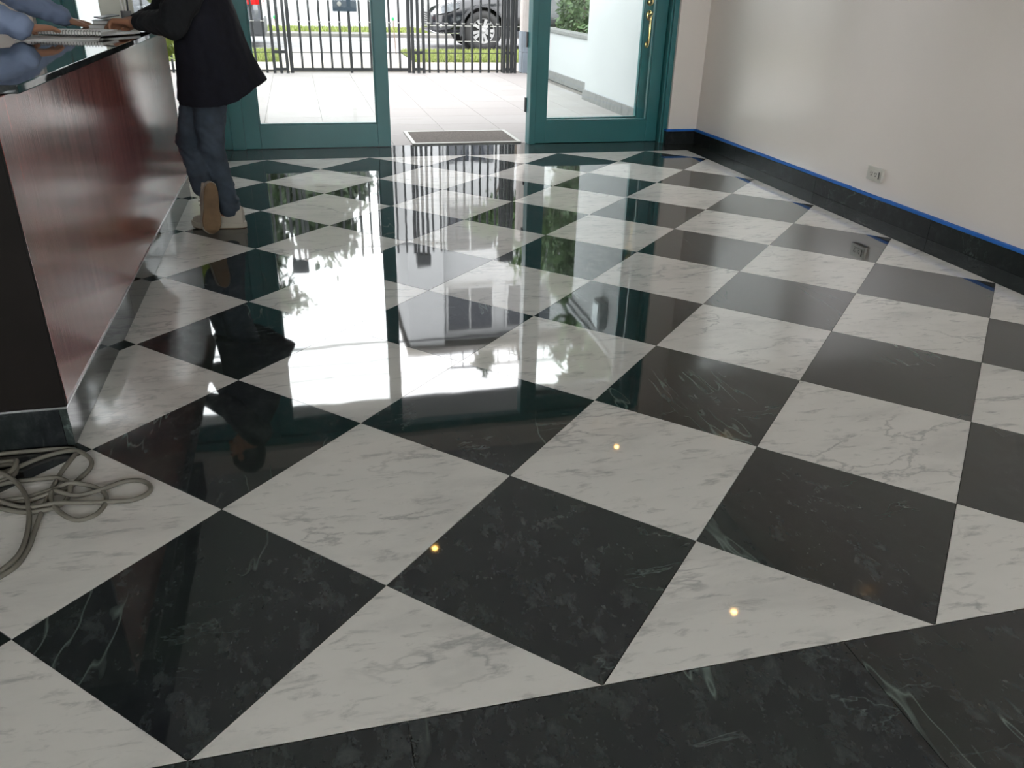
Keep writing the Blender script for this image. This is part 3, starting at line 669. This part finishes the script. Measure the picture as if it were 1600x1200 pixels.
    pth = [(fx + x - .015, ny + skin_y(x) * .93 - .012, .355 + zo + .02 + .03 * (x < .1)) for x in (.02, .05, .14, .24, .34, .5, .66)]
    MB().tube(spline(pth, 4), .014, 6).build('lower_lip', CHROME, t, smooth=True)
    for y0, y1 in ((ny + .10, ny + .48), (ny + W - .48, ny + W - .10)): MB().box(fx + 5.42, fx + 5.56, y0, y1, .85, 1.15, .03).build('tail_lamp', RED, t)
    MB().box(fx + 5.2, fx + 5.45, ny + .02, ny + .2, .85, 1.14, .03).build('tail_lamp', RED, t)
    MB().box(fx + 5.0, fx + 5.58, ny + .03, ny + W - .03, .22, .56, .04).build('rear_bumper', CLAD, t)
    return t
PB = plain('black_car_paint', (.006, .007, .009), .16, .02, ior=1.45, coat=.35); PG = plain('dark_grey_car_paint', (.07, .075, .085), .2, .02, coat=1)
CARGLASS = plain('tinted_car_glass', (.01, .012, .014), .03); TYRE = plain('tyre_rubber', (.014, .014, .014), .7); ALLOY = plain('silver_alloy', (.24, .24, .24), .4, .03, metal=.2)
CLAD = plain('dark_grey_cladding', (.03, .031, .034), .45); HEADL = plain('headlight_lens', (.42, .45, .48), .08, .3, 8, metal=.7); RED = plain('red_lamp_lens', (.5, .012, .012), .2, .02)
make_car('car', 'glossy black car with silver wheel parked beyond the iron fence', 2.885, 17.95, PB)
make_car('car', 'dark grey car with red tail lamp at the left behind the person', -.75 - 5.58, 18.4, PG)

# ================================================================== far side: house, trees, wires (seen mirrored in the floor)
hb = thing('house', 'white two storey house with rooftop terrace across the street', 'house', (12, 28.8, 0))
MB().box(3.35, 4.75, 28.3, 36, -.1, 12.0).build('wall', PLASTER, hb); MB().box(4.75, 22, 28.8, 36, -.1, 12.0).build('wall', PLASTER, hb)
MB().box(3.2, 22.2, 28.0, 36, 12.0, 12.25).build('roof_slab', CONC, hb)
WG = plain('dark_window_glass', (.03, .035, .045), .05)
for zb_, zt_ in ((9.7, 11.55), (6.3, 8.1), (2.9, 4.7)):
    for x in (4.98, 7.5, 10.2, 13.0):
        f = MB().box(x - .09, x + 1.93, 28.70, 28.80, zb_ - .09, zb_).box(x - .09, x + 1.93, 28.70, 28.80, zt_, zt_ + .09).box(x - .09, x, 28.70, 28.80, zb_, zt_).box(x + 1.84, x + 1.93, 28.70, 28.80, zb_, zt_).box(x + .89, x + .95, 28.73, 28.80, zb_, zt_).build('window', PLASTER, hb)
        MB().box(x, x + .89, 28.76, 28.79, zb_, zt_).build('pane', WG, f); MB().box(x + .95, x + 1.84, 28.76, 28.79, zb_, zt_).build('pane', WG, f)
for k in range(24): MB().box(5 + .5 * k, 5.03 + .5 * k, 28.3, 28.33, 12.25, 13.0).build('railing_bar', IRON, hb)
MB().box(5, 17, 28.3, 28.33, 13.0, 13.05).build('railing_rail', IRON, hb)
for k, (x, z, r) in enumerate(((6.6, 13.0, .45), (8.3, 12.7, .4), (9.9, 12.8, .4))):
    t = thing('roof_plant', ('first', 'second', 'third')[k] + ' shrub from the left on the rooftop terrace', 'shrub', (x, 28.9, 12.25), 'shrubs on the roof terrace')
    leaves(MB(), 500, lambda: (random.gauss(x, r * .4), random.gauss(28.9, .2), random.gauss(z + .1, r * .6)), .15, .3).build('foliage', LEAF2, t, fix=False)['kind'] = 'stuff'
    MB().lathe((x, 28.9, 12.25), (0, 0, 1), [(.16, 0), (.22, .35)], 12).build('pot', KERB, t)
def tree(label, x, y, h, crown, n, mat, s=(.15, .35), trunk=.14, name='tree'):
    t = thing(name, label, 'tree', (x, y, 0), 'trees in view of the doorway')
    tk = MB(); top = Vector((x + random.uniform(-.3, .3), y, h * .72)); tk.tube(spline([(x, y, 0), (x + .15, y, h * .3), top], 4), [trunk * (1 - .6 * k / 8) for k in range(9)], 8)
    tk.build('trunk', BARK, t, smooth=True)
    cl = []
    for c in crown:
        cc = Vector((x + c[0], y + c[1], c[2])); cl.append((cc, c[3], c[4]))
        b0 = Vector((x + .1, y, min(h * .45, c[2] * .7))); MB().tube(spline([b0, (b0 + cc) / 2 + Vector((0, 0, -.2)), cc], 4), [trunk * .4 * (1 - .7 * k / 8) for k in range(9)], 6).build('branch', BARK, t, smooth=True)
    def smp():
        c, r, rz = random.choice(cl); return (random.gauss(c.x, r * .5), random.gauss(c.y, r * .5), random.gauss(c.z, rz * .5))
    leaves(MB(), n, smp, *s).build('foliage', mat, t, fix=False)['kind'] = 'stuff'
    return t
tree('spreading flat-topped tree rising above the other trees', -2.6, 30.2, 10.6, [(-.9, 0, 8.9, 1.0, .45), (.5, 0, 9.7, .9, .35), (1.2, .2, 10.4, .7, .35), (-1.2, 0, 10.2, .8, .45)], 1500, LEAF2, (.2, .4))
tree('tall dark tree at the far left across the street', -6.4, 31, 9, [(0, 0, 6, 1.5, 1.6), (.9, 0, 8.4, 1.2, 1), (-1, 0, 8, 1.2, 1.1), (.8, 0, 4.8, 1.2, 1.2)], 5000, LEAF2, (.3, .6))
tree('broad dark tree filling the left of the doorway view', -3.2, 32, 8.4, [(-1.3, 0, 5.4, 1.2, 1.5), (0, 0, 6.4, 1.3, 1.8), (1.5, 0, 5.8, 1.2, 1.6), (-.6, 0, 8.6, 1.0, 1.0), (1.0, 0, 8.6, .9, .8)], 9500, LEAF2, (.3, .6))
tree('broad dark tree filling the middle of the doorway view', -.2, 32.4, 7.8, [(-1.2, 0, 5.4, 1.2, 1.5), (.2, 0, 6.2, 1.3, 1.6), (1.5, 0, 5.4, 1.0, 1.4), (.6, 0, 8.2, .9, .8)], 9500, LEAF2, (.3, .6))
tree('bright green tree before the white house', 6.7, 25.4, 7.7, [(0, 0, 5.9, .7, .7), (.9, 0, 7.4, .8, .8), (-.8, 0, 6.1, .6, .35), (1.4, 0, 6.4, .8, .7)], 3600, LEAF)
tree('drooping tree behind the hedge beside the white side wall', 5.2, 10.6, 4.6, [(-.3, 0, 3.6, .6, .8), (.0, -.6, 4.4, .6, .7), (-.2, .8, 4.2, .6, .8), (-.5, .2, 5.2, .4, .5)], 6000, LEAF, (.18, .42), .07)
tree('small yellow-green shrub outside the sidelight', -1.15, 7.6, 2.0, [(0, 0, 1.2, .25, .4), (.1, 0, .8, .25, .4), (-.1, .1, 1.6, .25, .4)], 900, LEAFY, (.12, .26), .02, 'shrub')
for k, (x, lb) in enumerate(((-14, 'grey utility pole standing left of the trees'), (21, 'grey utility pole standing right of the white house'))):
    MBp = MB().tube([(x, 24.6, 0), (x, 24.6, 13.2)], [.16, .11], 12); t = thing('utility_pole', lb, 'pole', (x, 24.6, 0)); MBp.build('pole', CONC, t, smooth=True)
    MB().box(x - .06, x + .06, 23.7, 25.5, 11.3, 11.42).build('crossarm', KERB, t)
for (y, z), lb in zip(((24.6, 10.55), (23.9, 11.45), (25.2, 11.5)), ('thick lower power cable over the street', 'upper power cable nearest the gate', 'upper power cable nearest the house')):
    tag(MB().tube([(-14 + 35 * k / 12, y, z - .5 * (1 - ((k - 6) / 6) ** 2)) for k in range(13)], .05 if z < 11 else .022, 6).build('power_cable', IRON, origin=(3.5, y, z)), lb, 'cable', 'overhead cables')

# ================================================================== coiled cord on the floor
CORD = [(-0.95, 0.215), (-0.909, 0.266), (-0.899, 0.343), (-0.904, 0.423), (-0.909, 0.52), (-0.909, 0.631), (-0.903, 0.729), (-0.89, 0.801), (-0.886, 0.828), (-0.918, 0.855), (-1.012, 0.862), (-1.122, 0.862), (-1.16, 0.85), (-1.158, 0.812), (-1.104, 0.748), (-1.058, 0.754), (-0.993, 0.808), (-0.934, 0.834), (-0.88, 0.823), (-0.837, 0.775), (-0.826, 0.72), (-0.846, 0.659), (-0.869, 0.609), (-0.911, 0.585), (-0.961, 0.569), (-1.032, 0.565), (-1.072, 0.568), (-1.104, 0.633), (-1.075, 0.67), (-1.028, 0.684), (-0.963, 0.684), (-0.901, 0.671), (-0.863, 0.629), (-0.854, 0.573), (-0.865, 0.53), (-0.905, 0.504), (-0.952, 0.511), (-1.026, 0.545), (-1.067, 0.563), (-1.085, 0.602), (-1.036, 0.579), (-0.986, 0.578), (-0.956, 0.591), (-0.9, 0.609), (-0.858, 0.622), (-0.801, 0.612), (-0.757, 0.566), (-0.745, 0.517), (-0.758, 0.463), (-0.8, 0.442), (-0.846, 0.476), (-0.888, 0.535), (-0.897, 0.589), (-0.862, 0.574), (-0.832, 0.565), (-0.767, 0.581), (-0.721, 0.616), (-0.675, 0.618), (-0.639, 0.588), (-0.633, 0.546), (-0.67, 0.514), (-0.738, 0.515), (-0.857, 0.525), (-0.946, 0.525), (-1.034, 0.572), (-1.076, 0.594), (-1.108, 0.667)]
for k in range(14):   # wraps that gather the coil
    a = -2.2 + k * .9; CORD.append((-1.075 + .04 * math.cos(a), .735 + .045 * math.sin(a) + .002 * k))
CORD += [(-1.056, 0.711), (-1.013, 0.667), (-0.973, 0.598), (-0.942, 0.515), (-0.922, 0.427), (-0.91, 0.323), (-0.92, 0.273), (-0.943, 0.231), (-1.0, 0.15), (-1.15, .05)]
R = .0070
p2 = spline([(x, y, 0) for x, y in CORD], 5); zz = []
for i, p in enumerate(p2):       # lift each strand over the ones already lying there
    z = R
    for j in range(0, max(0, i - 12), 1):
        d2 = (p2[j].x - p.x) ** 2 + (p2[j].y - p.y) ** 2
        if d2 < (2.0 * R) ** 2: z = max(z, min(zz[j], .05) + 1.9 * R * math.sqrt(max(0, 1 - d2 / (2.2 * R) ** 2)))
    zz.append(min(z, .034))
for _ in range(10): zz = [max(R, (zz[max(i - 1, 0)] + zz[i] * 2 + zz[min(i + 1, len(zz) - 1)]) / 4) for i in range(len(zz))]
tag(MB().tube([(p.x, p.y, z) for p, z in zip(p2, zz)], R, 8).build('extension_cord', plain('grey_beige_cord', (.15, .138, .112), .6, .1, 20), origin=(-.95, .6, 0), smooth='all'), 'tangled grey beige cord coiled on the floor beside the counter end', 'cord')

# ================================================================== people
SKIN = plain('skin', (.42, .21, .13), .5, .05, 8); SKIN2 = plain('tan_skin', (.36, .17, .10), .5, .05, 8)
NAVY = plain('navy_wool', (.0045, .005, .011), .9, .2, 40, bmp=.0006, bscale=300); SLEEVE = plain('charcoal_knit', (.008, .009, .011), .9, .15, 40, bmp=.0008, bscale=220)
DENIM = plain('blue_denim', (.046, .063, .085), .85, .25, 12, bmp=.0004, bscale=400)
SHOE = plain('off_white_canvas', (.40, .36, .30), .7, .06); SOLE = plain('tan_rubber_sole', (.17, .105, .055), .75, .18, 14); SOLEW = plain('pale_rubber', (.42, .38, .31), .6, .05)
HAIR = plain('dark_hair', (.012, .009, .008), .5, .2, 40); SHIRT = plain('light_blue_shirt', (.25, .31, .46), .75, .06, 5); SLACKS = plain('dark_trousers', (.012, .012, .015), .8)
EYEW = plain('eye_white', (.6, .6, .58), .2)
def frame(x, up):   # columns: forward, side, up
    x = Vector(x).normalized(); z = Vector(up); z = (z - x * z.dot(x)).normalized(); y = z.cross(x)
    return Matrix((x, y, z)).transposed()
def hand(mb, wrist, fwd, up, side=1, curl=.25, spread=.06, s=1.2, rw=.027):
    M3 = frame(fwd, up); w = Vector(wrist)
    def P(x, y, z): return w + M3 @ (Vector((x, y * side, z)) * s)
    mb.capsule(P(-.02, 0, 0), P(.015, 0, 0), rw * s, .024 * s)
    for y in (-.026, -.009, .009, .026): mb.capsule(P(.01, y * .55, 0), P(.085, y, 0), .016 * s, .0125 * s, 10)
    for k, (y, ln) in enumerate(((.029, .070), (.010, .079), (-.010, .073), (-.028, .057))):
        a = 0; p = Vector((.083, y, .002)); r = .0098
        for q, fr_ in enumerate((.45, .30, .25)):
            a += curl * (1, 1.2, .8)[q] * (1 + .12 * k); d = Vector((math.cos(a), (y / .028) * spread, -math.sin(a))).normalized() * ln * fr_
            mb.capsule(P(*p), P(*(p + d)), r * s, (r - .0011) * s, 10); p = p + d; r -= .0011
    mb.capsule(P(.02, .022, -.004), P(.05, .046, -.010), .015 * s, .012 * s, 10); mb.capsule(P(.05, .046, -.010), P(.078, .052, -.016), .0115 * s, .010 * s, 10); mb.capsule(P(.078, .052, -.016), P(.098, .050, -.022), .010 * s, .0085 * s, 10)
def head(t, c, fwd, skin, hairlen=0):
    c = Vector(c); M3 = frame(fwd, (0, 0, 1)); s = 1.12
    def P(x, y, z): return c + M3 @ (Vector((x, y, z)) * s)
    b = MB(); M4 = M3
    b.ball(P(-.005, 0, .03), Vector((.098, .078, .095)) * s, M4); b.ball(P(.02, 0, -.035), Vector((.07, .062, .085)) * s, M4); b.ball(P(.05, 0, -.088), Vector((.032, .034, .026)) * s, M4)
    b.capsule(P(.088, 0, .015), P(.112, 0, -.022), .010 * s, .015 * s, 10); b.ball(P(.082, 0, -.058), Vector((.014, .026, .007)) * s, M4); b.ball(P(.080, 0, -.071), Vector((.014, .022, .007)) * s, M4)
    for sg in (1, -1):
        b.ball(P(-.005, .078 * sg, -.005), Vector((.022, .011, .034)) * s, M4); b.ball(P(.078, .032 * sg, .026), Vector((.012, .026, .008)) * s, M4); b.ball(P(.062, .045 * sg, -.03), Vector((.03, .026, .03)) * s, M4)
    b.chain([P(-.02, 0, -.06), P(-.045, 0, -.19)], [.056 * s, .062 * s])
    hd_ = b
    hr = MB(); hr.ball(P(-.018, 0, .045), Vector((.108, .089, .100)) * s, M4); hr.ball(P(-.05, 0, -.005), Vector((.075, .085, .09)) * s, M4)
    if hairlen: hr.capsule(P(-.06, 0, 0), P(-.085, 0, -hairlen), .08 * s, .05 * s)
    eyes = MB()
    for sg in (1, -1): eyes.ball(P(.079, .032 * sg, .010), .0125 * s)
    pup = MB()
    for sg in (1, -1): pup.ball(P(.0885, .032 * sg, .010), .0055 * s)
    return hd_, hr, eyes, pup
def shoe_parts(t, M4, L=.30, flat=True):
    # local: heel at x=0, toe at x=L, sole under z=0
    tab = [(0, .004), (.008, .016), (.025, .026), (.055, .033), (.10, .036), (.15, .037), (.19, .042), (.225, .046), (.255, .043), (.278, .033), (.292, .019), (.30, .004)]
    sol = []
    for x, hw in tab:
        x *= L / .30; lift = .010 * max(0, x / L - .8) / .2
        sol.append([Vector((x, y, z + lift)) for y, z in ((-hw, 0), (hw, 0), (hw + .003, .012), (hw + .001, .030), (-hw - .001, .030), (-hw - .003, .012))])
    up = MB()
    secs = [(.012, .030, .085), (.04, .036, .105), (.09, .036, .105), (.13, .038, .088), (.17, .041, .068), (.215, .043, .050), (.26, .038, .040), (.288, .020, .028)]
    rr = []
    for x, hw, ht in secs:
        rr.append([M4 @ Vector((x * L / .30, hw * math.cos(a), .026 + max(0, math.sin(a)) * ht - (.004 if math.sin(a) < 0 else 0))) for a in [2 * math.pi * q / 16 for q in range(16)]])
    up.loft(rr); t = up.build('shoe', SHOE, t, smooth=True)
    mb = MB().loft([[M4 @ p for p in r] for r in sol]); mb.build('midsole', SOLEW, t, smooth=True)
    mb = MB().loft([[M4 @ Vector((.004 + p.x * .975, p.y * .95, -.003 + (.004 if p.z > .006 else 0))) for p in r] for r in sol]); mb.build('outsole', SOLE, t)
    for k in range(4):
        x = (.125 + .022 * k) * L / .30; zt = .026 + .088 - .015 * k
        MB().tube([M4 @ Vector((x, y, zt + .006 - abs(y) * .35)) for y in (-.028, -.014, 0, .014, .028)], .003, 6).build('lace', SOLEW, t)

# ---- customer in the navy coat
pA = thing('person', 'person in navy coat and blue jeans leaning on the counter, one foot crossed', 'person', (-.62, 3.45, 0))
bd = MB()
fA = Vector((-.86, .5, 0)).normalized()
hA, hrA, eA, puA = head(pA, (-.70, 3.58, 1.66), (-.86, .45, -.22), SKIN2)
hip_s, kn_s, an_s = (-.60, 3.51, .82), (-.632, 3.45, .48), (-.578, 3.445, .10)
hip_b, kn_b, an_b = (-.665, 3.56, .82), (-.765, 3.55, .50), (-.69, 3.345, .27)
bd.chain([hip_s, kn_s, an_s], [.09, .058, .042]).chain([hip_b, kn_b, an_b], [.09, .058, .042]).capsule(an_s, (-.66, 3.46, .05), .042, .03).capsule(an_b, (-.675, 3.285, .17), .042, .03)
bd.chain([(-.6, 3.52, .86), (-.60, 3.53, 1.15), (-.64, 3.545, 1.38)], [.13, .12, .12]).capsule((-.60, 3.37, 1.38), (-.69, 3.70, 1.38), .07, .07)
shl, ell, wrl = (-.585, 3.34, 1.375), (-.72, 3.27, 1.135), (-.925, 3.46, 1.138)
shr, elr, wrr = (-.70, 3.73, 1.375), (-.84, 3.86, 1.15), (-.985, 3.74, 1.125)
bd.chain([shl, ell, wrl], [.055, .045, .032]).chain([shr, elr, wrr], [.055, .045, .032])
bd.v += []; n0 = len(bd.v); bd.add(hA.v, hA.f)
hand(bd, (-.945, 3.485, 1.128), (-.80, .45, .0), (.25, .2, 1), side=-1, curl=.55, rw=.024)
hand(bd, (-1.0, 3.73, 1.122), (-.9, -.25, -.05), (0, 0, 1), side=1, curl=.55, rw=.024)
blob('body', bd, .006, SKIN2, pA, 3)
blob('hair', hrA, .009, HAIR, pA, 4, lambda p, n: .006 * noise.noise((p.x * 18, p.y * 18, p.z * 60)))
eA.build('eyes', EYEW, pA, smooth=True); puA.build('pupils', DARK, pA, smooth=True)
# jeans
jn = MB().chain([hip_s, (-.622, 3.475, .62), kn_s, (-.608, 3.448, .30), (-.58, 3.445, .12)], [.105, .088, .073, .068, .062])
jn.chain([hip_b, (-.725, 3.56, .62), kn_b, (-.735, 3.45, .40), (-.70, 3.345, .265)], [.098, .080, .070, .064, .060])
jn.chain([(-.60, 3.52, .86), (-.65, 3.55, .86)], [.11, .11])
jn.lathe((-.578, 3.445, .115), (0, 0, 1), [(.066, 0), (.069, .014), (.066, .03)], 16)
def fold(p, n):
    k = max(0, 1 - abs(p.z - .48) / .16) + max(0, 1 - abs(p.z - .17) / .12) * 1.3 + .35
    return .0085 * k * noise.noise((p.x * 9, p.y * 9, p.z * 34 + p.x * 25)) + .004 * noise.noise((p.x * 30, p.y * 30, p.z * 50))
blob('jeans', jn, .0075, DENIM, pA, 4, fold)
# coat
rings = []; nk = 48
for k, (z, cx, cy, rx, ry) in enumerate(((.72, -.555, 3.50, .232, .205), (.80, -.560, 3.50, .222, .20), (.92, -.567, 3.505, .203, .195), (1.05, -.575, 3.51, .185, .195), (1.18, -.582, 3.52, .17, .205), (1.29, -.60, 3.53, .158, .215), (1.37, -.625, 3.54, .14, .215), (1.425, -.645, 3.55, .11, .16), (1.47, -.66, 3.555, .075, .09))):
    r = []; t_ = max(0, 1 - (z - .72) / .5)
    for q in range(nk):
        a = 2 * math.pi * q / nk; ca, sa = math.cos(a), math.sin(a)
        f = 1 + t_ * (.05 * math.sin(5 * a + .8) + .03 * math.sin(9 * a))
        flap = math.exp(-((a - .0) / .5) ** 2) + math.exp(-((a - 2 * math.pi) / .5) ** 2); f += .14 * t_ * flap
        lift = (.115 * max(0, ca) ** 1.5 + .012 * sa) * t_ if k < 3 else 0
        r.append(Vector((cx + rx * f * ca, cy + ry * f * sa, z + lift * (1, .8, .4)[k] if k < 3 else z)))
    rings.append(r)
co = MB().loft(rings)
def foldc(p, n): return .006 * noise.noise((p.x * 14, p.y * 14, p.z * 4)) + .003 * noise.noise((p.x * 25, p.y * 25, p.z * 20))
coat = blob('coat', co, .008, NAVY, pA, 4, foldc)
slv = MB().chain([shl, (-.665, 3.29, 1.24), ell, (-.82, 3.36, 1.14), (-.905, 3.437, 1.138)], [.098, .090, .077, .060, .046]).chain([shr, (-.78, 3.81, 1.25), elr, (-.92, 3.80, 1.14), (-.965, 3.755, 1.127)], [.095, .085, .072, .056, .045])
blob('sleeves', slv, .007, SLEEVE, pA, 4, lambda p, n: .008 * noise.noise((p.x * 16, p.y * 16, p.z * 16)) + .004 * noise.noise((p.x * 40, p.y * 40, p.z * 40)))
MB().lathe((-.645, 3.55, 1.42), (-.1, .05, 1), [(.095, 0), (.09, .05), (.082, .075), (.078, .05), (.08, 0)], 24, cap=False).build('collar', NAVY, pA, smooth=True)
sp = thing  # shoes move with the person
M1 = Matrix.Translation((-.49, 3.432, .004)) @ Matrix.Rotation(math.radians(171), 4, 'Z') @ Matrix.Scale(1.08, 4)
shoe_parts(pA, M1, .30)
toe, heel = Vector((-.672, 3.222, .012)), Vector((-.643, 3.262, .318)); xx = (toe - heel).normalized(); sole_n = Vector((.42, -1, -.05)); zz_ = (-sole_n - xx * (-sole_n).dot(xx)).normalized(); yy_ = zz_.cross(xx)
M2 = Matrix.Translation(heel) @ Matrix((xx, yy_, zz_)).transposed().to_4x4()
shoe_parts(pA, M2 @ Matrix.Diagonal((1.0, 1.18, 1.15, 1)), .30)
# ring on the near hand and the card held in it
tag(MB().box(-.05, .05, -.07, .07, 0, .006, .002, Matrix.Translation((-1.10, 3.63, 1.150)) @ Matrix.Rotation(math.radians(25), 4, 'Z') @ Matrix.Rotation(math.radians(-8), 4, 'Y')).build('phone', COVER, origin=(-1.10, 3.63, 1.15)), 'thin dark phone held by the person in navy', 'phone')

# ---- receptionist in the light blue shirt
pB = thing('person', 'person in light blue shirt behind the counter with hands on the papers', 'person', (-2.0, 3.35, 0))
fB = Vector((1, .25, 0)).normalized()
hB, hrB, eB, puB = head(pB, (-1.80, 3.42, 1.80), (.9, .3, -.45), SKIN, .08)
b2 = MB()
for dy in (-.1, .12): b2.chain([(-2.0, 3.35 + dy, .95), (-1.98, 3.33 + dy, .5), (-2.02, 3.33 + dy, .09)], [.1, .065, .045]).capsule((-2.02, 3.33 + dy, .06), (-1.86, 3.36 + dy, .04), .045, .035)
b2.chain([(-2.0, 3.36, 1.0), (-1.95, 3.38, 1.3), (-1.87, 3.4, 1.56)], [.14, .13, .12]).capsule((-1.86, 3.2, 1.55), (-1.88, 3.6, 1.55), .07, .07)
sn, en, wn_ = (-1.84, 3.17, 1.53), (-1.64, 2.80, 1.27), (-1.33, 2.80, 1.132)
sf, ef, wf_ = (-1.86, 3.63, 1.53), (-1.66, 3.80, 1.30), (-1.40, 3.92, 1.128)
b2.chain([sn, en, (-1.46, 2.79, 1.19), (-1.315, 2.807, 1.137)], [.05, .04, .032, .028]).chain([sf, ef, (-1.52, 3.865, 1.20), (-1.395, 3.922, 1.128)], [.05, .04, .032, .028]).add(hB.v, hB.f)
hand(b2, (-1.305, 2.815, 1.130), (.55, .83, -.0), (0, 0, 1), side=1, curl=.12, rw=.025)
hand(b2, (-1.38, 3.93, 1.118), (.62, .75, -.17), (0, 0, 1), side=-1, curl=.12, rw=.025)
blob('body', b2, .006, SKIN, pB, 3)
blob('hair', hrB, .009, HAIR, pB, 4, lambda p, n: .006 * noise.noise((p.x * 18, p.y * 18, p.z * 60)))
eB.build('eyes', EYEW, pB, smooth=True); puB.build('pupils', DARK, pB, smooth=True)
sh = MB().chain([(-2.0, 3.36, .98), (-1.95, 3.38, 1.28), (-1.88, 3.4, 1.50)], [.17, .165, .145]).capsule((-1.86, 3.22, 1.53), (-1.88, 3.58, 1.53), .095, .095)
sh.chain([sn, (-1.76, 3.0, 1.40), en, (-1.46, 2.79, 1.19), (-1.315, 2.805, 1.139)], [.10, .088, .078, .066, .056]).chain([sf, (-1.76, 3.72, 1.42), ef, (-1.52, 3.865, 1.20), (-1.395, 3.922, 1.135)], [.10, .088, .078, .064, .054])
blob('shirt', sh, .0075, SHIRT, pB, 4, lambda p, n: .013 * noise.noise((p.x * 15, p.y * 15, p.z * 15)) + .008 * noise.noise((p.x * 34, p.y * 30, p.z * 30)))
tr = MB()
for dy in (-.1, .12): tr.chain([(-2.0, 3.35 + dy, .95), (-1.98, 3.33 + dy, .5), (-2.02, 3.33 + dy, .1)], [.125, .09, .07])
tr.capsule((-2.0, 3.25, .95), (-2.0, 3.47, .95), .13, .13)
blob('trousers', tr, .012, SLACKS, pB, 4)
for dy in (-.1, .12): MB().ball((-1.96, 3.34 + dy, .045), (.15, .05, .042)).build('shoe', SLACKS, pB, smooth=True)

for o in bpy.data.objects:
    if '_o' in o: del o['_o']
